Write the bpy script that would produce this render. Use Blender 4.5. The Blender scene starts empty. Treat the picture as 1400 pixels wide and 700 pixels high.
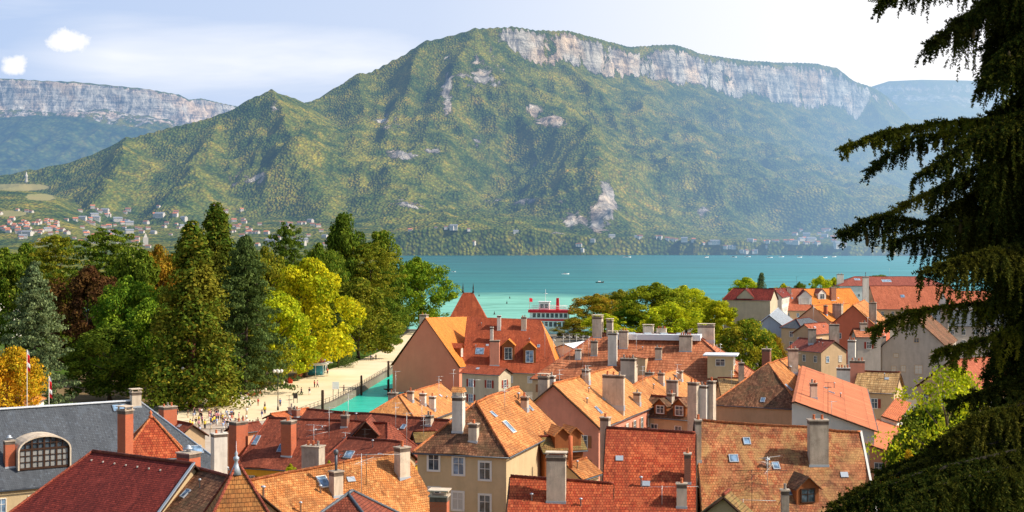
import bpy, bmesh, math, random
import numpy as np
from mathutils import Vector, Matrix
from mathutils.bvhtree import BVHTree
random.seed(7); RNG = np.random.RandomState(11)
F, CX, HY, HC = 1944.0, 700.0, 325.0, 38.0      # focal length in px, principal column, horizon row, eye height (m)
GZ = 1.5                                         # town ground level above the lake
S = bpy.context.scene; COL = S.collection
PI = math.pi
def P(px, py, Y): return Vector(((px-CX)/F*Y, Y, HC-(py-HY)/F*Y))
def G(px, py, z=GZ): return P(px, py, (HC-z)*F/(py-HY))
def SC(Y): return Y/F                            # metres per photo pixel at distance Y

# ------------------------------------------------------------------ materials
MATS = {}
def newmat(name):
    m = bpy.data.materials.new(name); m.use_nodes = True
    nt = m.node_tree; nt.nodes.clear()
    return m, nt
class N:
    def __init__(s, nt): s.nt = nt
    def n(s, typ, **kw):
        nd = s.nt.nodes.new(typ)
        ins = kw.pop('ins', {})
        for k, v in kw.items(): setattr(nd, k, v)
        for k, v in ins.items():
            if isinstance(v, bpy.types.NodeSocket): s.nt.links.new(v, nd.inputs[k])
            else: nd.inputs[k].default_value = v
        return nd
    def math(s, op, a, b=0.0, c=None, clamp=False):
        nd = s.nt.nodes.new('ShaderNodeMath'); nd.operation = op; nd.use_clamp = clamp
        for i, v in enumerate((a, b) if c is None else (a, b, c)):
            if isinstance(v, bpy.types.NodeSocket): s.nt.links.new(v, nd.inputs[i])
            else: nd.inputs[i].default_value = v
        return nd.outputs[0]
    def mix(s, f, a, b, bt='MIX'):
        nd = s.nt.nodes.new('ShaderNodeMix'); nd.data_type = 'RGBA'; nd.blend_type = bt; nd.clamp_factor = True
        for k, v in ((0, f), (6, a), (7, b)):
            if isinstance(v, bpy.types.NodeSocket): s.nt.links.new(v, nd.inputs[k])
            elif k == 0: nd.inputs[0].default_value = v
            else: nd.inputs[k].default_value = (*v[:3], 1)
        return nd.outputs[2]
    def ramp(s, fac, stops, interp='LINEAR'):
        nd = s.nt.nodes.new('ShaderNodeValToRGB'); cr = nd.color_ramp; cr.interpolation = interp
        while len(cr.elements) < len(stops): cr.elements.new(0.5)
        for e, (p, c) in zip(cr.elements, stops):
            e.position = p; e.color = (*c[:3], 1) if hasattr(c, '__len__') else (c, c, c, 1)
        s.nt.links.new(fac, nd.inputs[0]); return nd.outputs[0]
    def noise(s, vec, scale, detail=4, rough=.55, dist=0):
        nd = s.n('ShaderNodeTexNoise', ins={'Scale': scale, 'Detail': detail, 'Roughness': rough, 'Distortion': dist})
        if vec is not None: s.nt.links.new(vec, nd.inputs['Vector'])
        return nd.outputs['Fac']
    def out(s, sh):
        o = s.nt.nodes.new('ShaderNodeOutputMaterial'); s.nt.links.new(sh, o.inputs['Surface'])
def srgb(r, g, b):
    f = lambda c: (c/255/12.92) if c/255 <= .04045 else ((c/255+.055)/1.055)**2.4
    return (f(r), f(g), f(b))

def tile_mat(name, a, b, stain, stain_amt=.5, row=.34, wid=.24, moss=None, bump=1.0, band=.0, rough=.85):
    if name in MATS: return MATS[name]
    m, nt = newmat(name); k = N(nt)
    uv = k.n('ShaderNodeUVMap').outputs[0]
    geo = k.n('ShaderNodeNewGeometry').outputs['Position']
    br = k.n('ShaderNodeTexBrick', ins={'Vector': uv, 'Scale': 1.0, 'Mortar Size': .022, 'Mortar Smooth': .3, 'Bias': 0.0,
             'Brick Width': wid, 'Row Height': row, 'Color1': (*a, 1), 'Color2': (*b, 1),
             'Mortar': (a[0]*.3, a[1]*.28, a[2]*.28, 1)})
    br.offset = .5
    sep = k.n('ShaderNodeSeparateXYZ', ins={0: uv})
    vv = k.math('FRACT', k.math('DIVIDE', sep.outputs[1], row))
    big = k.noise(geo, .22, 5, .6, .6)
    mid = k.noise(geo, 1.7, 4, .6)
    fine = k.noise(uv, 9.0, 2, .5)
    run = k.noise(k.n('ShaderNodeMapping', ins={0: uv, 'Scale': (1.5, .16, 1)}).outputs[0], 1.0, 6, .65, .4)
    patch = k.noise(k.n('ShaderNodeMapping', ins={0: geo, 'Location': (31, 7, 3)}).outputs[0], .42, 3, .5, 1.2)
    # irregular single tiles: replaced lighter ones / lichen-dark ones
    wn = k.n('ShaderNodeTexWhiteNoise', noise_dimensions='2D')
    sn = k.n('ShaderNodeVectorMath', operation='SNAP', ins={0: uv, 1: (wid, row, 1)})
    nt.links.new(sn.outputs[0], wn.inputs['Vector'])
    c = br.outputs['Color']
    c = k.mix(k.math('MULTIPLY', k.ramp(big, [(.38, 0), (.62, 1)]), stain_amt), c, stain)
    c = k.mix(k.math('MULTIPLY', k.ramp(mid, [(.45, 0), (.75, 1)]), .45*stain_amt+.1), c, (stain[0]*.6, stain[1]*.6, stain[2]*.6))
    c = k.mix(k.ramp(wn.outputs['Value'], [(.0, .7), (.05, 0)], 'CONSTANT' if False else 'LINEAR'), c, (a[0]*.35, a[1]*.35, a[2]*.4))
    c = k.mix(k.math('MULTIPLY', k.ramp(wn.outputs['Value'], [(.93, 0), (.96, 1)]), .3), c, (min(1, b[0]*1.5), min(1, b[1]*1.6), min(1, b[2]*1.7)))
    c = k.mix(k.math('MULTIPLY', k.ramp(run, [(.47, 0), (.68, 1)]), .25+.45*stain_amt), c, (stain[0]*.34, stain[1]*.34, stain[2]*.38))
    c = k.mix(k.math('MULTIPLY', k.ramp(patch, [(.58, 0), (.64, 1)]), .3*min(1, stain_amt*2)), c, (min(1, b[0]*1.12), min(1, b[1]*1.2), min(1, b[2]*1.3)))
    if moss is not None:
        c = k.mix(k.math('MULTIPLY', k.ramp(k.noise(geo, .5, 6, .7, 1.), [(.45, 0), (.65, 1)]), .75), c, moss)
    c = k.mix(1.0, c, k.ramp(fine, [(.2, .72), (.8, 1.22)]), 'MULTIPLY')
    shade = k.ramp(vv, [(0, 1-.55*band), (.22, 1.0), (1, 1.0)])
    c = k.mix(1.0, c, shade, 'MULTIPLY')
    hgt = k.math('ADD', k.math('MULTIPLY', k.math('SUBTRACT', 1.0, vv), .045), k.math('MULTIPLY', br.outputs['Fac'], -.02))
    hgt = k.math('ADD', hgt, k.math('MULTIPLY', wn.outputs['Value'], .03))
    bp = k.n('ShaderNodeBump', ins={'Strength': .8*bump, 'Distance': 1.0, 'Height': hgt})
    bs = k.n('ShaderNodeBsdfPrincipled', ins={'Base Color': c, 'Roughness': rough, 'Normal': bp.outputs[0]})
    bs.inputs['Specular IOR Level'].default_value = .25
    k.out(bs.outputs[0]); MATS[name] = m; return m

def plain_mat(name, col, rough=.8, var=.25, scale=1.5, metal=0.0, spec=.3, dirt=None, streak=0, bump=.1, bscale=12):
    if name in MATS: return MATS[name]
    m, nt = newmat(name); k = N(nt)
    geo = k.n('ShaderNodeNewGeometry').outputs['Position']
    f = k.noise(geo, scale, 5, .65)
    c = k.mix(f, [x*(1-var) for x in col], [min(1, x*(1+var)) for x in col])
    if streak:
        mp = k.n('ShaderNodeMapping', ins={0: geo, 'Scale': (.9, .9, .14)}).outputs[0]
        c = k.mix(k.math('MULTIPLY', k.ramp(k.noise(mp, 1.0, 5, .7), [(.40, 0), (.66, 1)]), streak), c, dirt or [x*.4 for x in col])
        c = k.mix(k.math('MULTIPLY', k.ramp(k.noise(geo, .8, 6, .75), [(.5, 0), (.62, 1)]), streak*.6), c, dirt or [x*.5 for x in col])
    bp = k.n('ShaderNodeBump', ins={'Strength': bump, 'Distance': .05, 'Height': k.noise(geo, bscale, 3, .6)})
    bs = k.n('ShaderNodeBsdfPrincipled', ins={'Base Color': c, 'Roughness': rough, 'Metallic': metal, 'Normal': bp.outputs[0]})
    bs.inputs['Specular IOR Level'].default_value = spec
    k.out(bs.outputs[0]); MATS[name] = m; return m
def wall_mat(name, col, streak=.35): return plain_mat(name, col, .9, .2, .35, streak=streak*.55, spec=.15, bump=.25)
def brick_mat(name, a, b):
    if name in MATS: return MATS[name]
    m, nt = newmat(name); k = N(nt)
    uv = k.n('ShaderNodeUVMap').outputs[0]; geo = k.n('ShaderNodeNewGeometry').outputs['Position']
    br = k.n('ShaderNodeTexBrick', ins={'Vector': uv, 'Scale': 1.0, 'Mortar Size': .012, 'Brick Width': .24, 'Row Height': .085,
             'Color1': (*a, 1), 'Color2': (*b, 1), 'Mortar': (.35, .25, .18, 1)})
    c = k.mix(k.math('MULTIPLY', k.noise(geo, 1.2, 4), .6), br.outputs['Color'], [x*.4 for x in a])
    bs = k.n('ShaderNodeBsdfPrincipled', ins={'Base Color': c, 'Roughness': .85})
    k.out(bs.outputs[0]); MATS[name] = m; return m
def glass_mat(name, col=(.03, .045, .06), rough=.08):
    if name in MATS: return MATS[name]
    m, nt = newmat(name); k = N(nt)
    geo = k.n('ShaderNodeNewGeometry').outputs['Position']
    c = k.mix(k.ramp(k.noise(geo, 1.6, 2), [(.4, 0), (.65, 1)]), col, [min(1, x*2.6+.02) for x in col])
    bs = k.n('ShaderNodeBsdfPrincipled', ins={'Base Color': c, 'Roughness': rough})
    bs.inputs['Specular IOR Level'].default_value = .7
    k.out(bs.outputs[0]); MATS[name] = m; return m
def leaf_mat(name, a, b, c3, trans=.35, tscale=6.5):
    if name in MATS: return MATS[name]
    m, nt = newmat(name); k = N(nt)
    geo = k.n('ShaderNodeNewGeometry'); ri = geo.outputs['Random Per Island']
    tex = k.n('ShaderNodeTexCoord').outputs['Object']
    oi = k.n('ShaderNodeObjectInfo').outputs['Random']
    c = k.mix(k.ramp(k.noise(tex, tscale, 4, .6), [(.36, 0), (.64, 1)]), a, b)
    c = k.mix(k.math('MULTIPLY', k.ramp(k.noise(k.n('ShaderNodeMapping', ins={0: tex, 'Location': (5, 2, 8)}).outputs[0], tscale*.45, 3, .6), [(.5, 0), (.66, 1)]), .6), c, c3)
    c = k.mix(1.0, c, k.ramp(k.noise(tex, tscale*2.2, 3, .6), [(.35, .6), (.65, 1.25)]), 'MULTIPLY')
    c = k.mix(k.ramp(ri, [(.6, 0), (1, 1)]), c, c3)
    c = k.mix(1.0, c, k.ramp(k.math('FRACT', k.math('MULTIPLY', ri, 7.31)), [(0, 1.1), (1, 2.6)]), 'MULTIPLY')
    c = k.mix(1.0, c, k.ramp(oi, [(0, (.85, .9, .9)), (1, (1.15, 1.08, 1.0))]), 'MULTIPLY')
    d = k.n('ShaderNodeBsdfDiffuse', ins={'Color': c}).outputs[0]
    t = k.n('ShaderNodeBsdfTranslucent', ins={'Color': k.mix(.5, c, (1, 1, .2), 'MULTIPLY')}).outputs[0]
    mx = k.n('ShaderNodeMixShader', ins={0: trans, 1: d, 2: t}).outputs[0]
    k.out(mx); MATS[name] = m; return m

# ------------------------------------------------------------------ mesh building
class MB:
    def __init__(s): s.v = []; s.f = []; s.m = []; s.fr = []; s.sm = []
    def quad(s, pts, m=0, frame=None, smooth=False):
        i = len(s.v); s.v += [Vector(p) for p in pts]; s.f.append(tuple(range(i, i+len(pts)))); s.m.append(m); s.fr.append(frame); s.sm.append(smooth)
    def box(s, c, sx, sy, sz, rz=0.0, m=0, taper=1.0):   # c = centre of the base
        c = Vector(c); R = Matrix.Rotation(rz, 3, 'Z'); i = len(s.v)
        for dz, t in ((0, 1), (sz, taper)):
            for dx, dy in ((-1, -1), (1, -1), (1, 1), (-1, 1)):
                s.v.append(c+R@Vector((dx*sx/2*t, dy*sy/2*t, dz)))
        for q in ((3, 2, 1, 0), (4, 5, 6, 7), (0, 1, 5, 4), (1, 2, 6, 5), (2, 3, 7, 6), (3, 0, 4, 7)):
            s.f.append(tuple(i+a for a in q)); s.m.append(m); s.fr.append(None); s.sm.append(False)
    def obox(s, o, ax, ay, az, m=0):                    # oriented box: centre o, half-vectors
        i = len(s.v)
        for dz in (-1, 1):
            for dx, dy in ((-1, -1), (1, -1), (1, 1), (-1, 1)): s.v.append(Vector(o)+ax*dx+ay*dy+az*dz)
        for q in ((3, 2, 1, 0), (4, 5, 6, 7), (0, 1, 5, 4), (1, 2, 6, 5), (2, 3, 7, 6), (3, 0, 4, 7)):
            s.f.append(tuple(i+a for a in q)); s.m.append(m); s.fr.append(None); s.sm.append(False)
    def tube(s, pts, rads, n=8, m=0, cap=True, smooth=True):
        pts = [Vector(p) for p in pts]
        if not hasattr(rads, '__len__'): rads = [rads]*len(pts)
        i0 = len(s.v)
        for j, p in enumerate(pts):
            d = (pts[min(j+1, len(pts)-1)]-pts[max(j-1, 0)]).normalized()
            a = d.orthogonal().normalized() if abs(d.z) < .99 else Vector((1, 0, 0))
            if abs(d.z) < .99: a = d.cross(Vector((0, 0, 1))).normalized()
            b = d.cross(a)
            for q in range(n):
                t = 2*PI*q/n; s.v.append(p+(a*math.cos(t)+b*math.sin(t))*rads[j])
        for j in range(len(pts)-1):
            for q in range(n):
                q2 = (q+1) % n
                s.f.append((i0+j*n+q, i0+j*n+q2, i0+(j+1)*n+q2, i0+(j+1)*n+q)); s.m.append(m); s.fr.append(None); s.sm.append(smooth)
        if cap:
            for base, rev in ((i0, 1), (i0+(len(pts)-1)*n, 0)):
                q = tuple(range(base, base+n)); s.f.append(q[::-1] if rev else q); s.m.append(m); s.fr.append(None); s.sm.append(False)
    def lathe(s, c, prof, n=12, m=0):                    # prof: (r,z) list
        s.tube([Vector(c)+Vector((0, 0, z)) for r, z in prof], [r for r, z in prof], n, m)
    def build(s, name, mats, parent=None, world=True):
        if not isinstance(mats, (list, tuple)): mats = [mats]
        me = bpy.data.meshes.new(name)
        off = Vector((0, 0, 0))
        if parent is not None and world:
            p = parent
            while p is not None: off += p.location; p = p.parent
        me.from_pydata([tuple(v-off) for v in s.v], [], s.f)
        for m in mats: me.materials.append(m)
        me.polygons.foreach_set('material_index', s.m); me.polygons.foreach_set('use_smooth', s.sm)
        uvl = me.uv_layers.new(name='UVMap'); buf = []
        for fi, f in enumerate(s.f):
            fr = s.fr[fi]
            if fr is None:
                pts = [s.v[i] for i in f]; n = Vector((0, 0, 0))
                for a in range(1, len(pts)-1): n += (pts[a]-pts[0]).cross(pts[a+1]-pts[0])
                if n.length < 1e-9: n = Vector((0, 0, 1))
                n.normalize(); h = Vector((0, 0, 1)).cross(n)
                h = Vector((1, 0, 0)) if h.length < 1e-3 else h.normalized()
                fr = (h, n.cross(h))
            for i in f: buf += [s.v[i].dot(fr[0]), s.v[i].dot(fr[1])]
        uvl.data.foreach_set('uv', buf)
        me.update()
        o = bpy.data.objects.new(name, me); COL.objects.link(o)
        if parent is not None: o.parent = parent
        return o
def tag(o, label=None, cat=None, group=None, kind=None):
    if label: o['label'] = label
    if cat: o['category'] = cat
    if group: o['group'] = group
    if kind: o['kind'] = kind
    return o
def thing(name, label, cat, loc=(0, 0, 0), group=None):
    o = bpy.data.objects.new(name, None); COL.objects.link(o); o.location = loc; o.empty_display_size = .5
    return tag(o, label, cat, group)
def copy_tree(o, parent=None):
    c = o.copy(); COL.objects.link(c); c.parent = parent
    for ch in list(o.children): copy_tree(ch, c)
    return c
def npmesh(name, V, Fq, mat, smooth=False):
    me = bpy.data.meshes.new(name)
    V = np.asarray(V, np.float32); Fq = np.asarray(Fq, np.int32)
    nf, k = Fq.shape
    me.vertices.add(len(V)); me.vertices.foreach_set('co', V.ravel())
    me.loops.add(nf*k); me.loops.foreach_set('vertex_index', Fq.ravel())
    me.polygons.add(nf); me.polygons.foreach_set('loop_start', np.arange(0, nf*k, k, dtype=np.int32))
    me.polygons.foreach_set('loop_total', np.full(nf, k, np.int32))
    me.polygons.foreach_set('use_smooth', np.full(nf, smooth))
    me.update(calc_edges=True); me.materials.append(mat)
    return me
# value noise on numpy arrays
_L = RNG.rand(256, 256)
def vnoise(x, y):
    xi = np.floor(x).astype(int); yi = np.floor(y).astype(int); fx = x-xi; fy = y-yi
    fx = fx*fx*(3-2*fx); fy = fy*fy*(3-2*fy)
    g = lambda a, b: _L[a % 256, b % 256]
    return (g(xi, yi)*(1-fx)+g(xi+1, yi)*fx)*(1-fy)+(g(xi, yi+1)*(1-fx)+g(xi+1, yi+1)*fx)*fy
def fbm(x, y, oct=5, ridged=False):
    r = 0; a = 1; t = 0
    for o in range(oct):
        n = vnoise(x*2**o+17.3*o, y*2**o+9.1*o)
        if ridged: n = 1-abs(2*n-1)
        r = r+a*n; t += a; a *= .5
    return r/t

# ------------------------------------------------------------------ camera, sun, sky
cam = bpy.data.cameras.new('camera'); co = bpy.data.objects.new('camera', cam); COL.objects.link(co)
co.location = (0, 0, HC); co.rotation_euler = (PI/2, 0, 0)
cam.lens = 36.0*F/1400.0; cam.sensor_width = 36; cam.shift_y = -25/1400.0; cam.clip_start = .5; cam.clip_end = 40000
S.camera = co
S.view_settings.view_transform = 'Standard'; S.view_settings.look = 'None'; S.view_settings.exposure = 0
SUN_AZ, SUN_EL = math.radians(-9), math.radians(41)      # azimuth measured from +x towards +y
sd = Vector((math.cos(SUN_EL)*math.cos(SUN_AZ), math.cos(SUN_EL)*math.sin(SUN_AZ), math.sin(SUN_EL)))
sl = bpy.data.lights.new('sun', 'SUN'); sl.energy = 5.0; sl.angle = math.radians(.5); sl.color = (1, .90, .74)
so = bpy.data.objects.new('sun', sl); COL.objects.link(so); so.rotation_euler = sd.to_track_quat('Z', 'Y').to_euler()
W = bpy.data.worlds.new('World'); S.world = W; W.use_nodes = True
nt = W.node_tree; nt.nodes.clear(); k = N(nt)
sky = k.n('ShaderNodeTexSky', sky_type='NISHITA'); sky.sun_disc = False; sky.sun_elevation = SUN_EL
sky.sun_rotation = PI/2-SUN_AZ; sky.air_density = 1.0; sky.dust_density = 1.5
dirn = k.n('ShaderNodeTexCoord').outputs['Generated']
sx = k.n('ShaderNodeSeparateXYZ', ins={0: dirn}); dx, dy, dz = sx.outputs
# direction ratios (azimuth / elevation tangents in front of the viewer's half-space)
ydiv = k.math('MAXIMUM', dy, .05)
az = k.math('DIVIDE', dx, ydiv); el = k.math('DIVIDE', dz, ydiv)
av = k.n('ShaderNodeCombineXYZ', ins={0: az, 1: el, 2: 0.0}).outputs[0]
front = k.ramp(dy, [(.5, 0), (.56, 1)])
skc = k.mix(1.0, sky.outputs[0], (1, 1, 1), 'MULTIPLY')
# veil of thin high cloud, denser toward the sun
glow = k.ramp(k.math('ADD', k.math('MULTIPLY', az, 1.0), .36), [(.0, .12), (.3, .32), (.5, .72), (.62, .93), (1, 1)])
st = k.n('ShaderNodeMapping', ins={0: av, 'Rotation': (0, 0, .1), 'Scale': (3.0, 22.0, 1)}).outputs[0]
streak = k.ramp(k.noise(st, 1.0, 5, .55, .5), [(.42, 0), (.72, 1)])
band = k.math('SUBTRACT', el, k.math('MULTIPLY_ADD', az, -.035, .118))
band = k.ramp(k.math('ABSOLUTE', band), [(.0, 1), (.02, .6), (.045, 0)])
leftfade = k.ramp(k.math('ADD', az, .5), [(.12, 0), (.22, 1)])
vb = k.math('MULTIPLY', band, k.math('MULTIPLY', leftfade, k.math('MULTIPLY_ADD', streak, .5, .45)))
veil = k.math('MAXIMUM', k.math('MAXIMUM', glow, vb), k.math('MULTIPLY', streak, .35), clamp=True)
# two small cumulus puffs
def puff(cx, cy, rx, ry, seed):
    mp = k.n('ShaderNodeMapping', ins={0: av, 'Location': (seed, seed, 0)}).outputs[0]
    nz = k.math('SUBTRACT', k.noise(mp, 60., 7, .68), .5)
    a = k.math('DIVIDE', k.math('SUBTRACT', az, cx), rx); b = k.math('DIVIDE', k.math('SUBTRACT', el, cy), ry)
    d = k.math('SQRT', k.math('ADD', k.math('MULTIPLY', a, a), k.math('MULTIPLY', b, b)))
    return k.ramp(k.math('ADD', d, k.math('MULTIPLY', nz, 1.9)), [(.35, 1), (.7, .7), (1.1, 0)])
cum = k.math('MAXIMUM', puff(-.3135, .1385, .0175, .0095, 3.1), puff(-.350, .1205, .0105, .0075, 7.7))
SKYW = (9.2, 9.1, 9.1)
base = k.mix(k.ramp(el, [(.0, .35), (.12, .18), (.2, .05)]), skc, (6.8, 7.2, 7.8))
base = k.mix(.75, base, (3.35, 4.75, 7.7))
c = k.mix(veil, base, SKYW)
c = k.mix(cum, c, (8.8, 8.7, 8.7))
c = k.mix(front, k.mix(1.0, skc, (1.35, 1.3, 1.2), 'MULTIPLY'), c)  # sky beside and behind the view brightened to lift the shade
bg = k.n('ShaderNodeBackground', ins={'Color': c, 'Strength': .125})
wo = k.n('ShaderNodeOutputWorld', ins={0: bg.outputs[0]})

# ------------------------------------------------------------------ aerial perspective: painted into materials as emission, by distance from the town
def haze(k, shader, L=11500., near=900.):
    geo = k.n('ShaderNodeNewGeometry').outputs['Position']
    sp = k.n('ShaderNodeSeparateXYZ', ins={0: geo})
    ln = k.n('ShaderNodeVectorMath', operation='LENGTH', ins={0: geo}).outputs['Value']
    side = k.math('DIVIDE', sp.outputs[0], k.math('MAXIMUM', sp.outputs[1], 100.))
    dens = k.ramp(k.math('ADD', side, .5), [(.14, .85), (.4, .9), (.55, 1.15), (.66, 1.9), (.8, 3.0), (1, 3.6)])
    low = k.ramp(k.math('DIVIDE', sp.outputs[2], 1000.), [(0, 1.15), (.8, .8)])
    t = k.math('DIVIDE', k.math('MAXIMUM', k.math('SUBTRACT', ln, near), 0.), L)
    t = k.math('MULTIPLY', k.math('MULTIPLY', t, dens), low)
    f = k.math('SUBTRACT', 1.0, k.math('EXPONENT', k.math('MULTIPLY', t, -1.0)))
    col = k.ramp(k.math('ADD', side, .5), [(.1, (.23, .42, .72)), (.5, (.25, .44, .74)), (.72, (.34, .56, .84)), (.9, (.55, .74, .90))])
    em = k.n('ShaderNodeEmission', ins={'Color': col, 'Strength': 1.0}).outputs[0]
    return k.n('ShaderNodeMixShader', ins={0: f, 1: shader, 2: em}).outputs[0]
# ------------------------------------------------------------------ terrain
def pl(pts):            # (px,py,Y) crest points -> x,y,z,px
    return [(*P(a, b, Y), a) for a, b, Y in pts]
def seg_field(X, Yg, poly):
    """distance to polyline and interpolated crest height / column"""
    best = np.full(X.shape, 1e9); bz = np.zeros(X.shape); bp = np.zeros(X.shape); sgn = np.zeros(X.shape)
    for (x0, y0, z0, p0), (x1, y1, z1, p1) in zip(poly[:-1], poly[1:]):
        dx, dy = x1-x0, y1-y0; L2 = dx*dx+dy*dy
        t = np.clip(((X-x0)*dx+(Yg-y0)*dy)/L2, 0, 1)
        d = np.hypot(X-x0-t*dx, Yg-y0-t*dy)
        m = d < best
        best = np.where(m, d, best); bz = np.where(m, z0+(z1-z0)*t, bz); bp = np.where(m, p0+(p1-p0)*t, bp)
        sgn = np.where(m, np.sign(dx*(Yg-y0)-dy*(X-x0)), sgn)
    return best, bz, bp, sgn
CREST = pl([(-60, 268, 3700), (60, 247, 3900), (130, 216, 4000), (200, 183, 4100), (258, 168, 4150), (300, 160, 4200), (340, 135, 4220), (372, 125, 4250),
            (395, 131, 4400), (415, 141, 4600), (440, 134, 4700), (480, 111, 4800), (520, 93, 4870), (560, 72, 4920), (600, 53, 4960), (650, 39, 5000),
            (700, 36, 5080), (730, 41, 5150), (780, 43, 5280), (830, 56, 5450), (865, 63, 5600), (925, 60, 5800), (960, 73, 5950), (1010, 81, 6150),
            (1060, 85, 6350), (1110, 86, 6550), (1140, 92, 6700), (1165, 110, 6800), (1192, 119, 6900), (1212, 130, 6950), (1245, 160, 7000), (1290, 165, 7000), (1400, 185, 7000)])
SPURS = [pl([(650, 45, 5000), (625, 95, 4750), (585, 165, 4350), (560, 225, 3900), (545, 300, 3400)]),
         pl([(685, 60, 5040), (735, 125, 4800), (775, 175, 4400), (808, 215, 3950), (822, 248, 3600), (842, 305, 3300)]),
         pl([(760, 80, 5250), (830, 140, 4900), (905, 215, 4350), (985, 290, 3700), (1010, 330, 3350)]),
         pl([(900, 110, 5750), (960, 165, 5350), (1035, 225, 4800), (1110, 290, 4200), (1150, 325, 3800)]),
         pl([(1050, 135, 6350), (1110, 200, 5800), (1190, 260, 5200), (1260, 315, 4500)]),
         pl([(1180, 135, 6850), (1240, 205, 6300), (1330, 270, 5600)]),
         pl([(372, 127, 4250), (392, 165, 4050), (420, 225, 3700), (440, 300, 3350)]),
         pl([(300, 162, 4200), (290, 205, 3950), (262, 250, 3650), (250, 290, 3300)]),
         pl([(180, 192, 4080), (160, 235, 3750), (120, 280, 3350)]),
         pl([(500, 102, 4830), (490, 160, 4450), (485, 225, 4000), (500, 300, 3450)]),
         pl([(590, 60, 4950), (560, 110, 4700), (535, 180, 4300), (520, 215, 4050)])]
def smax(a, b, k=35.):
    k = k*np.clip(np.maximum(a, b)/120., .02, 1)
    h = np.clip(.5+.5*(a-b)/k, 0, 1); return b*(1-h)+a*h+k*h*(1-h)
def terrain(PX, Yg):
    X = (PX-CX)/F*Yg
    wx = X+150*(fbm(X/700., Yg/700., 3)-.5); wy = Yg+150*(fbm(X/700.+50, Yg/700., 3)-.5)
    d, zc, pc, sg = seg_field(wx*.5+X*.5, wy*.5+Yg*.5, CREST)
    zc = np.maximum(zc, 5.)
    cl = np.interp(pc, [640, 690, 760, 900, 1000, 1150, 1200, 1230], [0, 95, 120, 120, 150, 190, 120, 0])
    cl = cl*(.72+.5*fbm(X/120., X*0+3., 3))
    jag = 26*(fbm(X/90., Yg/500., 4, True)-.5)
    e0 = 4+np.interp(pc, [640, 760, 900], [0, 8, 22])+jag*.7
    cliff = np.clip((d-e0)/34., 0, 1)
    K = .82
    zmain = (zc-cl*cliff)*np.exp(-K*d/zc)
    z = zmain
    for sp in SPURS:
        ds, zs, ps, _ = seg_field(wx, wy, sp); zs = np.maximum(zs, 5.)
        z = smax(z, (zs+6)*np.exp(-.62*ds/zs), 30.)
    zb = z.copy()
    for _ in range(60):
        zp = np.pad(zb, 1, mode='edge'); zb = (zp[:-2, 1:-1]+zp[2:, 1:-1]+zp[1:-1, :-2]+zp[1:-1, 2:]+2*zb)/6.
    lb = np.clip((d-170)/350., 0, 1); z = z*(1-lb)+zb*lb
    # erosion gullies running down the slope
    mask = np.clip(d/260., 0, 1)*np.clip(z/160., 0, 1)
    g1 = fbm(wx/420., wy/900., 4, True)-.6; g2 = fbm(wx/130.+9, wy/260., 3, True)-.6
    g3 = fbm(wx/60.+3, wy/95.+8, 3, True)-.6
    z = z+mask*(90*g1+58*g2+20*g3)
    z = z+np.clip(z/60., 0, 1)*7*(fbm(X/38., Yg/38., 3)-.5)
    # foot land and shore
    base = np.where(PX < 560, np.interp(Yg, [1000, 1300, 2500, 3000, 3500, 4500], [1.6, 3, 22, 52, 92, 160]), -6.)
    sh = np.interp(PX, [500, 560, 700, 800, 900, 1100, 1250, 1400], [3000, 3060, 3090, 3110, 3130, 3070, 2980, 2900])+35*(fbm(PX/60., PX*0, 3)-.5)
    b2 = np.interp(Yg-sh, [-60, 0, 40, 500, 1500], [-6, 1, 6, 46, 120])
    base = np.where(PX < 560, base*np.clip((550-PX)/30., 0, 1)+b2*(1-np.clip((550-PX)/30., 0, 1)), b2)
    base = base+np.clip(base/30., 0, 1)*10*(fbm(X/160., Yg/160., 3)-.5)
    # low fields hill at the far left
    hl = np.interp(PX, [-80, 30, 75, 140], [112, 110, 88, 0])*np.exp(-((Yg-3350)/520.)**2)
    base = base+hl*.62
    lakezone = (PX >= 520) & (Yg < sh-20)
    z = np.where(lakezone, np.minimum(base, -3), smax(z, base, 18.))
    return X, z, d, pc, cl
pxs = np.arange(-60, 1462, 2.0); ys = 1050*np.exp(np.arange(0, 620)*.0031)
PXg, Yg = np.meshgrid(pxs, ys)
TX, TZ, Td, Tp, Tcl = terrain(PXg, Yg)
# ground-plan rock faces lower on the mountain: (px,py,rx,ry)
PYg = HY-(TZ-HC)/Yg*F
ROCKS = [(830, 280, 13, 30, 1.15), (816, 300, 12, 22, 1.0), (788, 303, 24, 12, .8), (763, 322, 9, 7, .7), (612, 128, 9, 42, .75), (755, 167, 22, 9, .95), (735, 150, 18, 9, .6), (655, 103, 34, 26, .55), (374, 150, 9, 10, .8),
         (548, 212, 22, 7, .8), (590, 207, 14, 5, .6), (530, 168, 26, 16, .55), (652, 190, 8, 14, .6), (340, 243, 34, 8, .5), (960, 290, 12, 20, .5), (560, 280, 40, 7, .5), (720, 275, 60, 8, .45), (345, 130, 8, 6, .6)]
rock = np.zeros(TZ.shape)
for a, b, rx, ry, s in ROCKS:
    rock = np.maximum(rock, s*np.exp(-(((PXg-a)/rx)**2+((PYg-b)/ry)**2)))
rock = rock*np.clip((Yg > 3100), 0, 1)
dzy, dzx = np.gradient(TZ); sl_y = dzy/np.gradient(Yg, axis=0)
bandw = .55+.9*fbm(PXg/26., TZ/120., 3)
rock = np.maximum(rock*1.0, np.clip((sl_y-1.15)/.9, 0, 1.0)*(Tcl > 20)*(Td < 230)*bandw*.82)
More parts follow.
